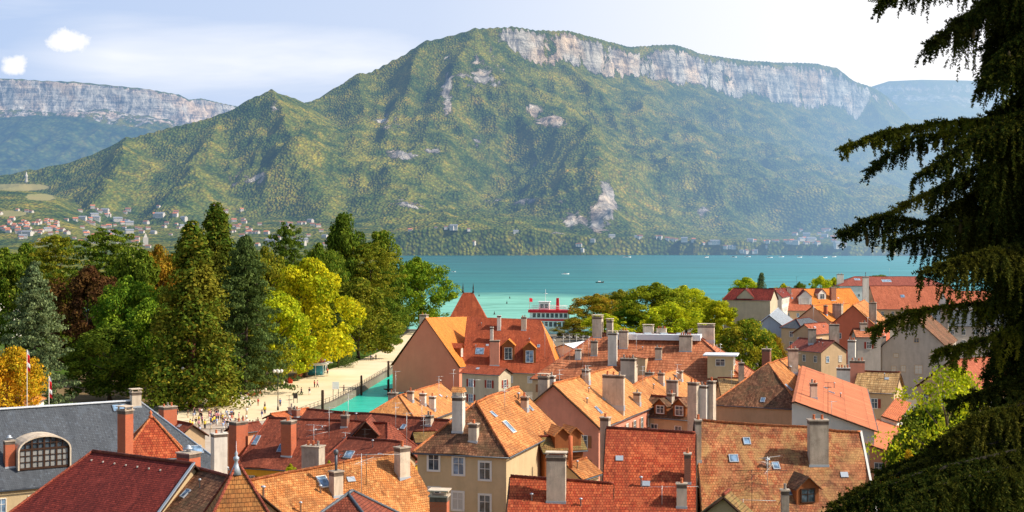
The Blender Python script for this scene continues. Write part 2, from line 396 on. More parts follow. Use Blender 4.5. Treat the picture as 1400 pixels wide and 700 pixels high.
# step the rock faces so that they catch light
TZ = TZ+np.clip(rock, 0, 1)*14*(fbm(TX/22., TZ/60., 3, True)-.5)
fieldm = np.exp(-(((PXg-25)/50)**2+((PYg-256)/5.5)**2))+np.exp(-(((PXg-15)/26)**2+((PYg-292)/5)**2))+.8*np.exp(-(((PXg-55)/28)**2+((PYg-270)/6)**2))
fieldm += .9*np.exp(-(((PXg-622)/40)**2+((PYg-341)/2.5)**2))*(Yg > 3100)+.6*np.exp(-(((PXg-1045)/50)**2+((PYg-338)/3)**2))
def forest_mat(name, L=11500., cell=.13, tint=(1, 1, 1), L2=None, grass=False):
    m, nt = newmat(name); k = N(nt)
    geo = k.n('ShaderNodeNewGeometry'); pos = geo.outputs['Position']
    rk = k.n('ShaderNodeAttribute', attribute_name='rock').outputs['Fac']
    fm = k.n('ShaderNodeAttribute', attribute_name='field').outputs['Fac']
    mp = k.n('ShaderNodeMapping', ins={0: pos, 'Scale': (1, .55, 1.1)}).outputs[0]
    vo = k.n('ShaderNodeTexVoronoi', feature='F1', ins={'Vector': mp, 'Scale': cell, 'Randomness': 1.0})
    sepc = k.n('ShaderNodeSeparateColor', ins={0: vo.outputs['Color']})
    r1 = sepc.outputs[0]; r2 = sepc.outputs[1]
    big = k.noise(pos, .0022, 5, .6); mid = k.noise(pos, .011, 5, .65)
    vo2 = k.n('ShaderNodeTexVoronoi', feature='F1', ins={'Vector': k.n('ShaderNodeVectorMath', operation='ADD', ins={0: mp, 1: k.n('ShaderNodeTexNoise', ins={'Vector': pos, 'Scale': .02}).outputs['Color']}).outputs[0], 'Scale': cell*.22}); sep2 = k.n('ShaderNodeSeparateColor', ins={0: vo2.outputs['Color']})
    r1 = k.math('ADD', k.math('MULTIPLY', r1, .34), k.math('ADD', k.math('MULTIPLY', sep2.outputs[0], .24), k.math('MULTIPLY', k.ramp(mid, [(.3, 0), (.7, 1)]), .42)))
    g = k.ramp(r1, [(0, (.028, .056, .016)), (.35, (.085, .12, .022)), (.7, (.20, .205, .032)), (1, (.34, .29, .045))])
    warm = k.ramp(r2, [(0, (.22, .21, .03)), (.5, (.34, .24, .035)), (1, (.36, .17, .045))])
    wf = k.math('MULTIPLY', k.ramp(mid, [(.42, 0), (.68, 1)]), k.ramp(r2, [(.25, .12), (.9, .5)]))
    wf = k.math('MULTIPLY', wf, k.ramp(big, [(.35, .35), (.6, 1.)]))
    c = k.mix(wf, g, warm)
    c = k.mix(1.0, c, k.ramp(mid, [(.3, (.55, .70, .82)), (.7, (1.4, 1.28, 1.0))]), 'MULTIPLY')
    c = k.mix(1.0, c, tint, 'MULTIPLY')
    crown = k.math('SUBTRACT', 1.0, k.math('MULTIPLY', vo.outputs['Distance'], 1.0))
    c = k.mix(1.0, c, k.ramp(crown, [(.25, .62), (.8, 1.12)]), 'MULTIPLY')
    stand = k.noise(k.n('ShaderNodeMapping', ins={0: pos, 'Scale': (1, .6, .8), 'Location': (900, 70, 0)}).outputs[0], .0062, 6, .68, 1.2)
    c = k.mix(k.ramp(stand, [(.5, 0), (.62, .6)]), c, k.mix(1.0, c, (.42, .62, .75), 'MULTIPLY'))
    c = k.mix(k.ramp(stand, [(.30, .55), (.40, 0)]), c, k.mix(1.0, c, (1.35, 1.12, .85), 'MULTIPLY'))
    # bare rock
    rm = k.n('ShaderNodeMapping', ins={0: pos, 'Scale': (1, .6, .45)}).outputs[0]
    st_ = k.n('ShaderNodeMapping', ins={0: pos, 'Scale': (.12, .1, 1.6)}).outputs[0]
    rn = k.math('ADD', k.math('MULTIPLY', k.noise(rm, .022, 9, .74, .6), .72), k.math('MULTIPLY', k.noise(st_, .03, 5, .65, .4), .28))
    rc = k.ramp(rn, [(.38, (.09, .095, .11)), (.46, (.32, .30, .29)), (.52, (.62, .57, .50)), (.62, (.86, .79, .68))])
    rc = k.mix(k.ramp(k.noise(pos, .006, 4), [(.45, 0), (.62, .65)]), rc, k.mix(1.0, rc, (1.35, 1.0, .72), 'MULTIPLY'))
    rc = k.mix(1.0, rc, k.ramp(k.noise(pos, .009, 6, .7, .8), [(.38, .6), (.6, 1.3)]), 'MULTIPLY')
    rf = k.math('ADD', rk, k.math('MULTIPLY', k.math('SUBTRACT', k.noise(rm, .018, 8, .75, .5), .5), 2.6))
    rf = k.ramp(rf, [(.44, 0), (.54, 1)])
    c = k.mix(rf, c, rc)
    ff = k.ramp(k.math('ADD', fm, k.math('MULTIPLY', k.math('SUBTRACT', k.noise(pos, .02, 3), .5), .4)), [(.42, 0), (.5, 1)])
    c = k.mix(ff, c, k.mix(k.noise(pos, .01, 2), (.34, .26, .11), (.22, .24, .08)))
    cf = k.math('MULTIPLY', k.math('SUBTRACT', 1.0, rf), k.math('SUBTRACT', 1.0, ff))
    hgt = k.math('ADD', k.math('MULTIPLY', k.math('MULTIPLY', crown, 6.5), cf), k.math('MULTIPLY', k.math('MULTIPLY', rn, 70.), rf))
    bp = k.n('ShaderNodeBump', ins={'Strength': .9, 'Distance': 1.0, 'Height': hgt})
    d = k.n('ShaderNodeBsdfDiffuse', ins={'Color': c, 'Normal': bp.outputs[0]}).outputs[0]
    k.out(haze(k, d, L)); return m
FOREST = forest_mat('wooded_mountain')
def grid_obj(name, X, Y, Z, mat, attrs=None, label=None):
    R, C = X.shape; V = np.stack([X, Y, Z], -1).reshape(-1, 3)
    i = np.arange(R*C).reshape(R, C)
    Fq = np.stack([i[:-1, :-1], i[:-1, 1:], i[1:, 1:], i[1:, :-1]], -1).reshape(-1, 4)
    me = npmesh(name, V, Fq, mat, True)
    for an, av_ in (attrs or {}).items():
        at = me.attributes.new(an, 'FLOAT', 'POINT'); at.data.foreach_set('value', av_.astype(np.float32).ravel())
    o = bpy.data.objects.new(name, me); COL.objects.link(o); o['kind'] = 'structure'
    return o
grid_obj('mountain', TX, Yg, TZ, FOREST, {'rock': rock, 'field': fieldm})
_tz = TZ
def terr_z(px, Y):
    r = np.log(Y/1050.)/.0031; c = (px+60)/2.0
    r0 = int(np.clip(r, 0, len(ys)-2)); c0 = int(np.clip(c, 0, len(pxs)-2)); fr, fc = r-r0, c-c0
    return float((_tz[r0, c0]*(1-fc)+_tz[r0, c0+1]*fc)*(1-fr)+(_tz[r0+1, c0]*(1-fc)+_tz[r0+1, c0+1]*fc)*fr)
# far ridges
def far_ridge(name, crest, Ys, K, cliffh, mat, px0, px1, step=2.5, jagm=60, cap=30, talus=1.0):
    cr = pl(crest); px = np.arange(px0, px1, step); PXf, Yf = np.meshgrid(px, np.arange(*Ys))
    X = (PXf-CX)/F*Yf
    d, zc, pc, sg = seg_field(X, Yf, cr)
    jag = jagm*(fbm(X/170., Yf/900., 4, True)-.5)
    cl = np.clip((d-cap-jag)/60., 0, 1)*cliffh*(.8+.4*fbm(X/300., X*0, 2))
    z = (zc-cl)*np.exp(-K*d/zc)+np.clip(d/300., 0, 1)*(110*(fbm(X/380., Yf/900., 4, True)-.6)+40*(fbm(X/90., Yf/300., 3, True)-.6))
    gy = np.gradient(z, axis=0)/np.gradient(Yf, axis=0)
    rk = np.clip((gy-1.0)/.8, 0, 1.2)*(cliffh > 0)+talus*np.clip(.62-abs(d-cap-190)/420., 0, 1)*(cliffh > 0)
    return grid_obj(name, X, Yf, z, mat, {'rock': rk, 'field': z*0})
far_ridge('cliff_mountain', [(-80, 104, 11000), (-20, 106, 11000), (20, 107, 11000), (60, 110, 11050), (100, 111, 11100), (150, 116, 11150), (200, 121, 11200), (245, 129, 11300),
          (258, 136, 11400), (275, 134, 11500), (300, 140, 11600), (330, 146, 11700), (400, 160, 11900), (480, 180, 12000)], (8900, 12200, 22.), .55, 190, FOREST, -70, 500, 2.0)
FH = forest_mat('shaded_forest_hill', 7500., .05, (.45, .6, .75))  # same forest tinted darker and bluer
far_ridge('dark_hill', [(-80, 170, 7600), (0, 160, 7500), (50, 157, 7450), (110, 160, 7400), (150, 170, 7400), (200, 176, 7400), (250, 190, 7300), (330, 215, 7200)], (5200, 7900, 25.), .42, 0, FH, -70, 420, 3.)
far_ridge('far_right_ridge', [(1100, 140, 9500), (1180, 122, 9500), (1215, 111, 9500), (1260, 109, 9500), (1320, 110, 9500), (1400, 113, 9500), (1480, 120, 9500)], (7700, 9900, 25.), .5, 60, FOREST, 1080, 1470, 3.)
bg_plane = MB(); bg_plane.quad([(-16000, -200, -8), (16000, -200, -8), (16000, 30000, -8), (-16000, 30000, -8)])
GROUND = plain_mat('ground_soil', (.10, .10, .06), .95, .3, .05)
tag(bg_plane.build('valley_floor', GROUND), kind='structure')

# ------------------------------------------------------------------ lake
m, nt = newmat('lake_water'); k = N(nt)
pos = k.n('ShaderNodeNewGeometry').outputs['Position']; sp = k.n('ShaderNodeSeparateXYZ', ins={0: pos})
yl = k.math('DIVIDE', sp.outputs[1], 3100.)
side = k.math('DIVIDE', sp.outputs[0], k.math('MAXIMUM', sp.outputs[1], 100.))
deep = k.ramp(yl, [(0, (.03, .50, .34)), (.13, (.03, .46, .34)), (.17, (.04, .33, .27)), (.24, (.03, .20, .21)), (.6, (.03, .155, .175)), (1, (.025, .12, .135))])
deep = k.mix(k.ramp(k.math('ADD', side, .5), [(.5, 0), (.75, .65)]), deep, (.05, .30, .34))
stm = k.n('ShaderNodeMapping', ins={0: pos, 'Scale': (.0035, .02, 1)}).outputs[0]
deep = k.mix(1.0, deep, k.ramp(k.noise(stm, 1., 5, .6, .3), [(.3, .74), (.7, 1.26)]), 'MULTIPLY')
stm2 = k.n('ShaderNodeMapping', ins={0: pos, 'Scale': (.012, .09, 1)}).outputs[0]
deep = k.mix(1.0, deep, k.ramp(k.noise(stm2, 1., 4, .6, .3), [(.3, .86), (.7, 1.14)]), 'MULTIPLY')
rip = k.noise(k.n('ShaderNodeMapping', ins={0: pos, 'Scale': (.5, .9, 1)}).outputs[0], .35, 6, .7, 1.)
deep = k.mix(1.0, deep, k.ramp(rip, [(.3, .82), (.5, 1.0), (.72, 1.25)]), 'MULTIPLY')
# pale shoal in front of the harbour
dxs = k.math('DIVIDE', k.math('SUBTRACT', sp.outputs[0], 0.), 95.); dys = k.math('DIVIDE', k.math('SUBTRACT', sp.outputs[1], 700.), 290.)
dd = k.math('SQRT', k.math('ADD', k.math('MULTIPLY', dxs, dxs), k.math('MULTIPLY', dys, dys)))
shn = k.n('ShaderNodeMapping', ins={0: pos, 'Scale': (.012, .02, 1)}).outputs[0]
dd = k.math('ADD', dd, k.math('MULTIPLY', k.math('SUBTRACT', k.noise(shn, 1., 4, .6), .5), .5))
shoal = k.ramp(dd, [(.75, 1), (1.05, 0)])
weed = k.ramp(k.noise(shn, 2.6, 5, .65, .8), [(.46, 0), (.62, .75)])
shc = k.mix(weed, (.22, .56, .44), (.13, .34, .26))
wc = k.mix(shoal, deep, shc)
wav = k.n('ShaderNodeMapping', ins={0: pos, 'Scale': (.9, 1.6, 1)}).outputs[0]
bp = k.n('ShaderNodeBump', ins={'Strength': .35, 'Distance': .35, 'Height': k.noise(wav, .5, 5, .6, .3)})
ds = k.n('ShaderNodeBsdfDiffuse', ins={'Color': wc}).outputs[0]
gl = k.n('ShaderNodeBsdfGlossy', ins={'Color': (.75, .95, 1, 1), 'Roughness': .22, 'Normal': bp.outputs[0]}).outputs[0]
w = k.n('ShaderNodeMixShader', ins={0: .22, 1: ds, 2: gl}).outputs[0]
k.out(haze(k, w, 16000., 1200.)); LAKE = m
# near land: one sheet with the canal cut out; waterline polygon in plan (x, y)
canL = [G(452, 566), G(470, 550), G(500, 530), G(541, 507)]
cL = [(-46, 285), (-39.5, 318), (-37, 345), (-33.5, 395), (-28, 470), (-24, 560)]
cR = [(-22, 560), (-15, 470), (-15, 395), (-19, 345), (-22, 318), (-26, 285)]
shoreL = [(-1400, 1500), (-900, 1400), (-500, 900), (-320, 640), (-150, 585), (-60, 572), (-28, 566)]
shoreR = [(-12, 548), (0, 536), (44, 540), (60, 585), (90, 590), (150, 660), (200, 760), (330, 830), (600, 900), (1500, 900)]
lk = MB(); lk.quad([(-4000, 250, 0), (4000, 250, 0), (4000, 3400, 0), (-4000, 3400, 0)])
tag(lk.build('lake', LAKE), kind='structure')
outline = [(-1600, -150), (-1600, 1500)]+[(-1400,1500)]+shoreL[1:]+cL[::-1]+cR[::-1]+shoreR+[(1500, -150)]
from mathutils.geometry import tessellate_polygon
def sheet(name, pts, z, mat, skirt=0, kind='structure'):
    b = MB(); V3 = [Vector((x, y, z)) for x, y in pts]
    for t in tessellate_polygon([V3]):
        tri = [V3[i] for i in t]
        if (tri[1]-tri[0]).cross(tri[2]-tri[0]).z < 0: tri = tri[::-1]
        b.quad(tri)
    if skirt:
        for a, c_ in zip(V3, V3[1:]+V3[:1]): b.quad([a, c_, c_-Vector((0, 0, skirt)), a-Vector((0, 0, skirt))], 0)
    o = b.build(name, mat); o['kind'] = kind; return o
def ground_mat(name, a, b, sc=.25, c3=None, d=.35):
    if name in MATS: return MATS[name]
    m, nt = newmat(name); k = N(nt); pos = k.n('ShaderNodeNewGeometry').outputs['Position']
    c = k.mix(k.ramp(k.noise(pos, sc, 6, .65), [(.35, 0), (.65, 1)]), a, b)
    c = k.mix(k.math('MULTIPLY', k.noise(pos, 3., 4, .7), d), c, [x*.5 for x in a])
    bs = k.n('ShaderNodeBsdfPrincipled', ins={'Base Color': c, 'Roughness': .95}); bs.inputs['Specular IOR Level'].default_value = .1
    k.out(bs.outputs[0]); MATS[name] = m; return m
sheet('ground', outline, GZ, ground_mat('town_ground', (.20, .17, .13), (.28, .24, .19)), 3.0)
lawn = [(-420, 300), (-62, 300), (-70, 330), (-52, 380), (-44, 430), (-42, 470), (-42, 560), (-150, 575), (-320, 620), (-480, 800)]
sheet('lawn', lawn, GZ+.004, ground_mat('lawn_grass', (.055, .11, .015), (.10, .17, .02), .08))
path = [(-75, 272), (-47, 285), (-40.5, 318), (-38, 345), (-34.5, 395), (-29, 470), (-25, 556), (-40, 556), (-41, 470), (-46, 420), (-53, 380), (-63, 345), (-75, 312), (-95, 300), (-95, 272)]
sheet('sand_path', path, GZ+.008, ground_mat('pale_sand', (.80, .64, .40), (.88, .74, .52), .12, d=.2))
sheet('lawn_path', [(-80, 470), (-44, 462), (-44, 466), (-80, 476)], GZ+.009, MATS['pale_sand'])
sheet('bridge_pavement', [(-120, 236), (-20, 236), (-20, 284.5), (-47, 284.5), (-76, 271.5), (-120, 271.5)], GZ+.012, ground_mat('pale_paving', (.50, .40, .31), (.58, .49, .40), .4, d=.25))
sheet('shaded_soil', [(-115, 300), (-80, 300), (-60, 345), (-50, 385), (-60, 400), (-115, 380)], GZ+.010, ground_mat('bare_soil', (.20, .13, .06), (.34, .24, .12), .15))
# castle hillside below the viewpoint
b = MB(); R_, C_ = 14, 24
def hz(x, y):
    return GZ+.01+max(0, 28-(.34*max(0, y-8))-.02*abs(x))*1.0 if y > 8 else 29.5-.02*abs(x)
gx = np.linspace(-90, 90, C_); gy = np.linspace(-60, 95, R_)
for i in range(R_-1):
    for j in range(C_-1):
        q = [(gx[j], gy[i]), (gx[j+1], gy[i]), (gx[j+1], gy[i+1]), (gx[j], gy[i+1])]
        b.quad([(x, y, hz(x, y)) for x, y in q], smooth=True)
tag(b.build('hillside', ground_mat('hillside_grass', (.05, .08, .02), (.09, .10, .04), .3)), kind='structure')
# ------------------------------------------------------------------ trees
def leaf_cards(C, Nn, size, rng, nout=None, asp=1.6):
    """quads centred on C (n,3) with random orientation"""
    n = len(C)
    a = rng.normal(size=(n, 3)); a /= np.linalg.norm(a, axis=1)[:, None]
    if nout is not None: a = a*.75+nout; a /= np.linalg.norm(a, axis=1)[:, None]
    t = np.cross(a, rng.normal(size=(n, 3))); t /= np.linalg.norm(t, axis=1)[:, None]+1e-9
    b = np.cross(a, t); s = (size*(.6+.8*rng.rand(n)))[:, None]
    V = np.stack([C-t*s*asp*.5, C+b*s*.5, C+t*s*asp*.5, C-b*s*.5], 1).reshape(-1, 3)
    return V, np.arange(4*n).reshape(n, 4)
def crown_mesh(name, kind, rng, mat, nl=7000):
    """unit trees: height 1, crown centred on the z axis; returns mesh (scaled later by object scale)"""
    pts = []; outs = []; sizes = []
    def clump(c, r, n, flat=1.0, sz=.017):
        d = rng.normal(size=(n, 3)); d /= np.linalg.norm(d, axis=1)[:, None]
        rr = r*(.45+.55*rng.rand(n)**.5)[:, None]
        pts.append(np.array(c)+d*rr*np.array([1, 1, flat])); outs.append(d*np.array([1, 1, 1.0])+np.array([0, 0, .3])); sizes.append(np.full(n, sz))
    if kind in ('round', 'tall', 'willow', 'dome', 'airy'):
        W_, z0, z1 = {'round': (.43, .12, .98), 'tall': (.26, .10, .99), 'willow': (.42, .08, .95), 'dome': (.5, .05, .98), 'airy': (.40, .25, .98)}[kind]
        nc = 85 if kind != 'dome' else 300
        for i in range(nc):
            u = rng.rand(); th = rng.rand()*2*PI
            zz = z0+(z1-z0)*u
            tt = (zz-z0)/(z1-z0)
            prof = math.sin(PI*min(1, (.10+.90*tt)**.75))**.6 if kind != 'dome' else math.sqrt(max(0, 1-tt*tt))
            if kind == 'tall': prof = math.sqrt(max(.03, 1-((tt-.47)/.56)**2))
            prof = max(prof, .12)
            lob = 1+.20*math.sin(3*th+5*tt)+.13*math.sin(7*th+9*tt)
            R = W_*prof*lob*(.55+.45*math.sqrt(rng.rand())) if i % 4 else W_*prof*.5*rng.rand()
            if kind == 'dome': R = W_*prof*(.5+.5*math.sqrt(rng.rand()))
            cr = (.05+.095*rng.rand())*(.8 if kind == 'tall' else 1)
            if kind == 'dome': cr = .085
            clump((R*math.cos(th), R*math.sin(th), zz-(cr*.6 if tt > .8 else 0)), cr*(.62 if kind == 'airy' else 1), nl//nc, .75 if kind != 'willow' else 1.35, .0075 if kind == 'airy' else .0125)
    elif kind in ('sequoia', 'fir'):
        W_ = .20 if kind == 'sequoia' else .26
        nc = 260
        for i in range(nc):
            u = rng.rand()**1.15; th = rng.rand()*2*PI; zz = .06+.93*u
            prof = (1-u)**.72*(.85+.15*min(1, u*8)) if kind == 'sequoia' else (1-u)*.95
            prof = prof*(1+.22*math.sin(9*th+31*u)) + (.02)
            R = W_*prof*(.3+.7*math.sqrt(rng.rand()))
            cr = (.045+.04*rng.rand())*(.55+.6*(1-u))
            clump((R*math.cos(th), R*math.sin(th), zz-.25*R), cr, nl//nc, .8, .0078)
    elif kind in ('cedar', 'pine'):
        tiers = 15 if kind == 'cedar' else 8
        W_ = .36 if kind == 'cedar' else .38
        zlo = .08 if kind == 'cedar' else .38
        for t_ in range(tiers):
            u = t_/(tiers-1); zz = zlo+(.97-zlo)*u
            prof = (1-u)**.62+.10 if kind == 'cedar' else (math.sin(PI*(.24+.56*u))**.8)
            nb = 9
            for b_ in range(nb):
                th = 2*PI*(b_+rng.rand()*.8)/nb+t_; Lb = W_*prof*(.6+.55*rng.rand())
                for s_ in range(4):
                    q = (s_+1)/4.; R = Lb*q
                    clump((R*math.cos(th), R*math.sin(th), zz-.04*q*q+.02*rng.normal()), .028+.045*q*(.5+rng.rand()*.5)*1.1, max(6, nl//(tiers*nb*4)), .32, .0088)
    C = np.concatenate(pts); O = np.concatenate(outs); O /= np.linalg.norm(O, axis=1)[:, None]; sz = np.concatenate(sizes)
    V, Fq = leaf_cards(C, None, sz*1.4, rng, O)
    return npmesh(name, V, Fq, mat)
def trunk_mesh(name, kind, rng, mat):
    b = MB()
    hgt = {'round': .75, 'tall': .8, 'willow': .6, 'dome': .7, 'sequoia': .96, 'fir': .97, 'cedar': .95, 'pine': .9, 'airy': .8}[kind]
    r = {'sequoia': .020, 'fir': .016}.get(kind, .019)
    b.tube([(0, 0, -.01), (.004, 0, .05), (-.006, .004, hgt*.5), (0, 0, hgt)], [r*1.35, r, r*.6, r*.12], 8)
    nl = {'round': 9, 'tall': 8, 'willow': 8, 'dome': 7, 'pine': 10, 'cedar': 12}.get(kind, 10)
    for i in range(nl):
        z = hgt*(.25+.65*i/nl); th = i*2.4; L = .3*(1-z*.6)*(.5 if kind in ('sequoia', 'tall', 'fir') else 1)
        dz = L*.7 if kind not in ('cedar', 'sequoia', 'fir') else -L*.08
        b.tube([(0, 0, z), (L*.5*math.cos(th), L*.5*math.sin(th), z+dz*.6), (L*math.cos(th), L*math.sin(th), z+dz)], [r*.45, r*.28, r*.08], 5)
    o = b.build(name, mat); me = o.data; bpy.data.objects.remove(o); return me
BARK = plain_mat('bark', (.09, .065, .045), .95, .4, 3.0, bump=.6)
BARKR = plain_mat('red_bark', (.16, .065, .035), .95, .4, 3.0, bump=.6)
LM = {
 'green': leaf_mat('leaf_green', (.035, .085, .010), (.10, .17, .015), (.20, .25, .02)),
 'mid': leaf_mat('leaf_mid', (.04, .08, .010), (.085, .13, .014), (.16, .17, .02)),
 'dark': leaf_mat('leaf_dark', (.028, .055, .008), (.060, .095, .011), (.11, .14, .015), .28),
 'seq': leaf_mat('leaf_sequoia', (.032, .062, .009), (.070, .100, .012), (.15, .13, .016), .25),
 'blue': leaf_mat('leaf_cedar', (.035, .06, .030), (.10, .13, .06), (.15, .18, .08), .2),
 'dcedar': leaf_mat('leaf_dark_cedar', (.024, .045, .016), (.055, .08, .024), (.08, .11, .03), .25),
 'yellow': leaf_mat('leaf_yellow', (.13, .18, .010), (.28, .29, .012), (.42, .36, .015), .4),
 'lime': leaf_mat('leaf_lime', (.12, .19, .012), (.28, .32, .015), (.45, .42, .02), .4),
 'gold': leaf_mat('leaf_gold', (.20, .17, .012), (.38, .26, .015), (.50, .24, .02), .35),
 'orange': leaf_mat('leaf_orange', (.13, .12, .012), (.24, .16, .015), (.32, .13, .02), .35),
 'gold2': leaf_mat('leaf_old_gold', (.10, .12, .012), (.20, .17, .015), (.28, .15, .02), .35),
 'amber': leaf_mat('leaf_amber', (.11, .10, .012), (.21, .15, .015), (.26, .12, .02), .35),
 'lime2': leaf_mat('leaf_olive_lime', (.08, .12, .010), (.18, .21, .014), (.30, .28, .02), .38),
 'copper': leaf_mat('leaf_copper', (.030, .015, .009), (.070, .030, .014), (.10, .055, .016), .25),
 'olive': leaf_mat('leaf_olive', (.06, .085, .010), (.13, .15, .015), (.24, .20, .02)),
 'dome': leaf_mat('leaf_dome', (.045, .09, .010), (.12, .17, .015), (.30, .24, .02)),
}
TR = {}
def tree(px, top, wpx, Y, kind, col, label, group=None, gz=GZ, name=None, base=None):
    rng = np.random.RandomState(int(px*7+Y) % 9973)
    var = int(px) % 3
    if (kind, var) not in TR:
        r2 = np.random.RandomState(100+var*17+len(kind))
        TR[(kind, var)] = (crown_mesh(kind+'_crown', kind, r2, LM['green'], {'airy': 6500, 'sequoia': 34000, 'cedar': 30000, 'fir': 14000, 'pine': 20000, 'dome': 36000}.get(kind, 21000)), trunk_mesh(kind+'_trunk', kind, r2, BARKR if kind == 'sequoia' else BARK))
    cm, tm = TR[(kind, var)]
    p = P(px, top, Y); h = p.z-gz
    wn = {'round': .80, 'tall': .46, 'willow': .80, 'dome': 1.0, 'sequoia': .33, 'fir': .42, 'cedar': .72, 'pine': .76, 'airy': .72}[kind]
    sxy = wpx*SC(Y)/wn
    nm = name or {'round': 'broadleaf_tree', 'tall': 'broadleaf_tree', 'willow': 'broadleaf_tree', 'dome': 'clipped_tree', 'airy': 'broadleaf_tree', 'sequoia': 'sequoia_tree', 'fir': 'conifer_tree', 'cedar': 'cedar_tree', 'pine': 'pine_tree'}[kind]
    r = thing(nm, label, 'tree', (p.x, Y, gz), group); r.rotation_euler.z = rng.rand()*6.28
    for n_, me, mt in (('crown', cm, LM[col]), ('trunk', tm, None)):
        o = bpy.data.objects.new(n_, me); COL.objects.link(o); o.parent = r; o.scale = (sxy, sxy, h)
        if mt: o.material_slots[0].link = 'OBJECT'; o.material_slots[0].material = mt
    return r
T = [
 (263, 304, 98, 305, 'sequoia', 'seq', 'tall sunlit sequoia tapering over the crowd on the square, its reddish trunk showing'),
 (296, 279, 84, 345, 'sequoia', 'seq', 'tallest sequoia of the park, its rounded dark top standing above the others'),
 (336, 322, 118, 332, 'cedar', 'dcedar', 'dark drooping cedar right of the tall sequoias'),
 (46, 362, 105, 300, 'cedar', 'blue', 'grey-green layered cedar behind the small garden at the far left'),
 (22, 474, 92, 262, 'willow', 'gold', 'yellow-orange weeping tree behind the pale hipped roof at the left edge'),
 (120, 356, 104, 365, 'round', 'copper', 'copper-brown beech standing between cedar and green trees'),
 (146, 317, 120, 430, 'pine', 'dark', 'broad dark umbrella pine above the copper beech'),
 (76, 322, 84, 445, 'pine', 'olive', 'open-crowned pine with bare pale trunk, left of the umbrella pine'),
 (8, 334, 90, 440, 'round', 'mid', 'round green tree cut by the left picture edge'),
 (40, 330, 70, 520, 'round', 'mid', 'green tree just behind the round tree at the left picture edge'),
 (176, 372, 100, 350, 'round', 'green', 'bright green tree lower than the umbrella pine beside the copper beech'),
 (150, 440, 120, 318, 'round', 'dark', 'low dark green tree shading the lawn left of the sequoias'),
 (215, 330, 84, 430, 'round', 'amber', 'amber autumn tree rising left of the tall sequoia'),
 (183, 338, 56, 410, 'tall', 'dark', 'narrow dark tree between umbrella pine and amber tree'),
 (205, 405, 90, 322, 'round', 'green', 'green tree at the left foot of the sunlit sequoia'),
 (418, 350, 122, 372, 'round', 'yellow', 'large yellow-green lime tree in the middle of the park'),
 (378, 392, 100, 352, 'round', 'lime', 'lime-green tree in front of the large yellow one'),
 (350, 440, 90, 345, 'willow', 'olive', 'low olive tree hanging beside the kiosk'),
 (392, 309, 60, 445, 'pine', 'dark', 'dark pine poking up behind the yellow lime tree'),
 (362, 332, 80, 430, 'round', 'olive', 'olive tree between the cedar and the dark pine'),
 (471, 289, 47, 485, 'tall', 'dark', 'dark oval tree standing high against the distant village'),
 (521, 313, 50, 525, 'tall', 'mid', 'upright green tree beside the lake, right of the dark oval one'),
 (440, 328, 82, 455, 'round', 'mid', 'mid-green tree left of the dark oval tree'),
 (506, 336, 84, 485, 'pine', 'olive', 'spreading pine with flat layers near the lake shore'),
 (490, 378, 96, 430, 'round', 'olive', 'olive tree standing over the sand path near its narrow end'),
 (527, 405, 56, 462, 'round', 'mid', 'small green tree in front of the spreading pine'),
 (575, 348, 88, 548, 'round', 'green', 'big round green tree alone at the lake edge'),
 (462, 425, 48, 402, 'fir', 'dcedar', 'small dark conifer beside the sand path'),
 (545, 440, 34, 560, 'round', 'dark', 'little dark tree on the lawn left of the big round one'),
 (784, 434, 46, 520, 'round', 'gold2', 'orange-green bush-like tree in front of the red and white boat'),
 (812, 400, 66, 560, 'round', 'gold2', 'golden-green tree right of the boat'),
 (845, 394, 52, 575, 'round', 'olive', 'olive tree between the golden tree and the broad green one'),
 (893, 384, 92, 520, 'round', 'lime2', 'broad olive-green tree behind the long white roof terrace'),
 (938, 388, 72, 540, 'round', 'lime', 'yellow-green tree right of the broad olive one'),
 (968, 404, 62, 505, 'round', 'yellow', 'bright yellow tree left of the cream gabled house'),
 (984, 410, 40, 470, 'tall', 'yellow', 'narrow bright yellow tree touching the cream gabled house'),
 (918, 410, 78, 460, 'round', 'lime', 'lime tree with pale bare twigs above the white roof terrace'),
 (826, 428, 60, 500, 'round', 'lime', 'low green tree in front of the golden-green tree'),
 (862, 420, 60, 520, 'round', 'green', 'green tree half hidden behind the twin chimneys'),
 (1018, 378, 52, 650, 'round', 'lime', 'yellow-green tree above the maroon roof of the cream house'),
 (1041, 373, 30, 640, 'fir', 'blue', 'blue-green conifer against the lake'),
 (1071, 385, 26, 650, 'round', 'yellow', 'small yellow tree top right of the blue-green conifer'),
 (1122, 375, 30, 765, 'round', 'lime', 'small green tree left of the far hipped building'),
 (1140, 377, 24, 775, 'round', 'lime', 'pale green tree touching the far hipped building'),
 (1094, 384, 18, 760, 'round', 'mid', 'tiny green tree among far orange roofs'),
 (1200, 374, 60, 800, 'round', 'mid', 'low tree behind the far hipped building'),
]
for t_ in T: tree(*t_)
tree(1024, 434, 98, 330, 'dome', 'dome', 'dense dome-shaped tree turning orange on its right, among the roofs')
tree(1060, 455, 36, 338, 'round', 'orange', 'small orange bush against the dome-shaped tree')
BGL = 'dark green park tree in the background row by the lake'
for i in range(17):
    px = -30+i*35+random.uniform(-10, 10)
    if px > 545: continue
    tree(px, random.uniform(352, 376), random.uniform(55, 75), random.uniform(500, 560), random.choice(['round', 'round', 'pine']), random.choice(['dark', 'mid', 'dark', 'olive']), BGL, 'background row of park trees')
for px, top, w_, Y in ((70, 420, 80, 400), (110, 430, 90, 420), (235, 420, 90, 380), (290, 430, 90, 395), (430, 440, 60, 430), (395, 420, 70, 410)):
    tree(px, top, w_, Y, 'round', 'dark', 'shaded dark tree filling the gaps under the tall park trees', 'shaded trees inside the park')
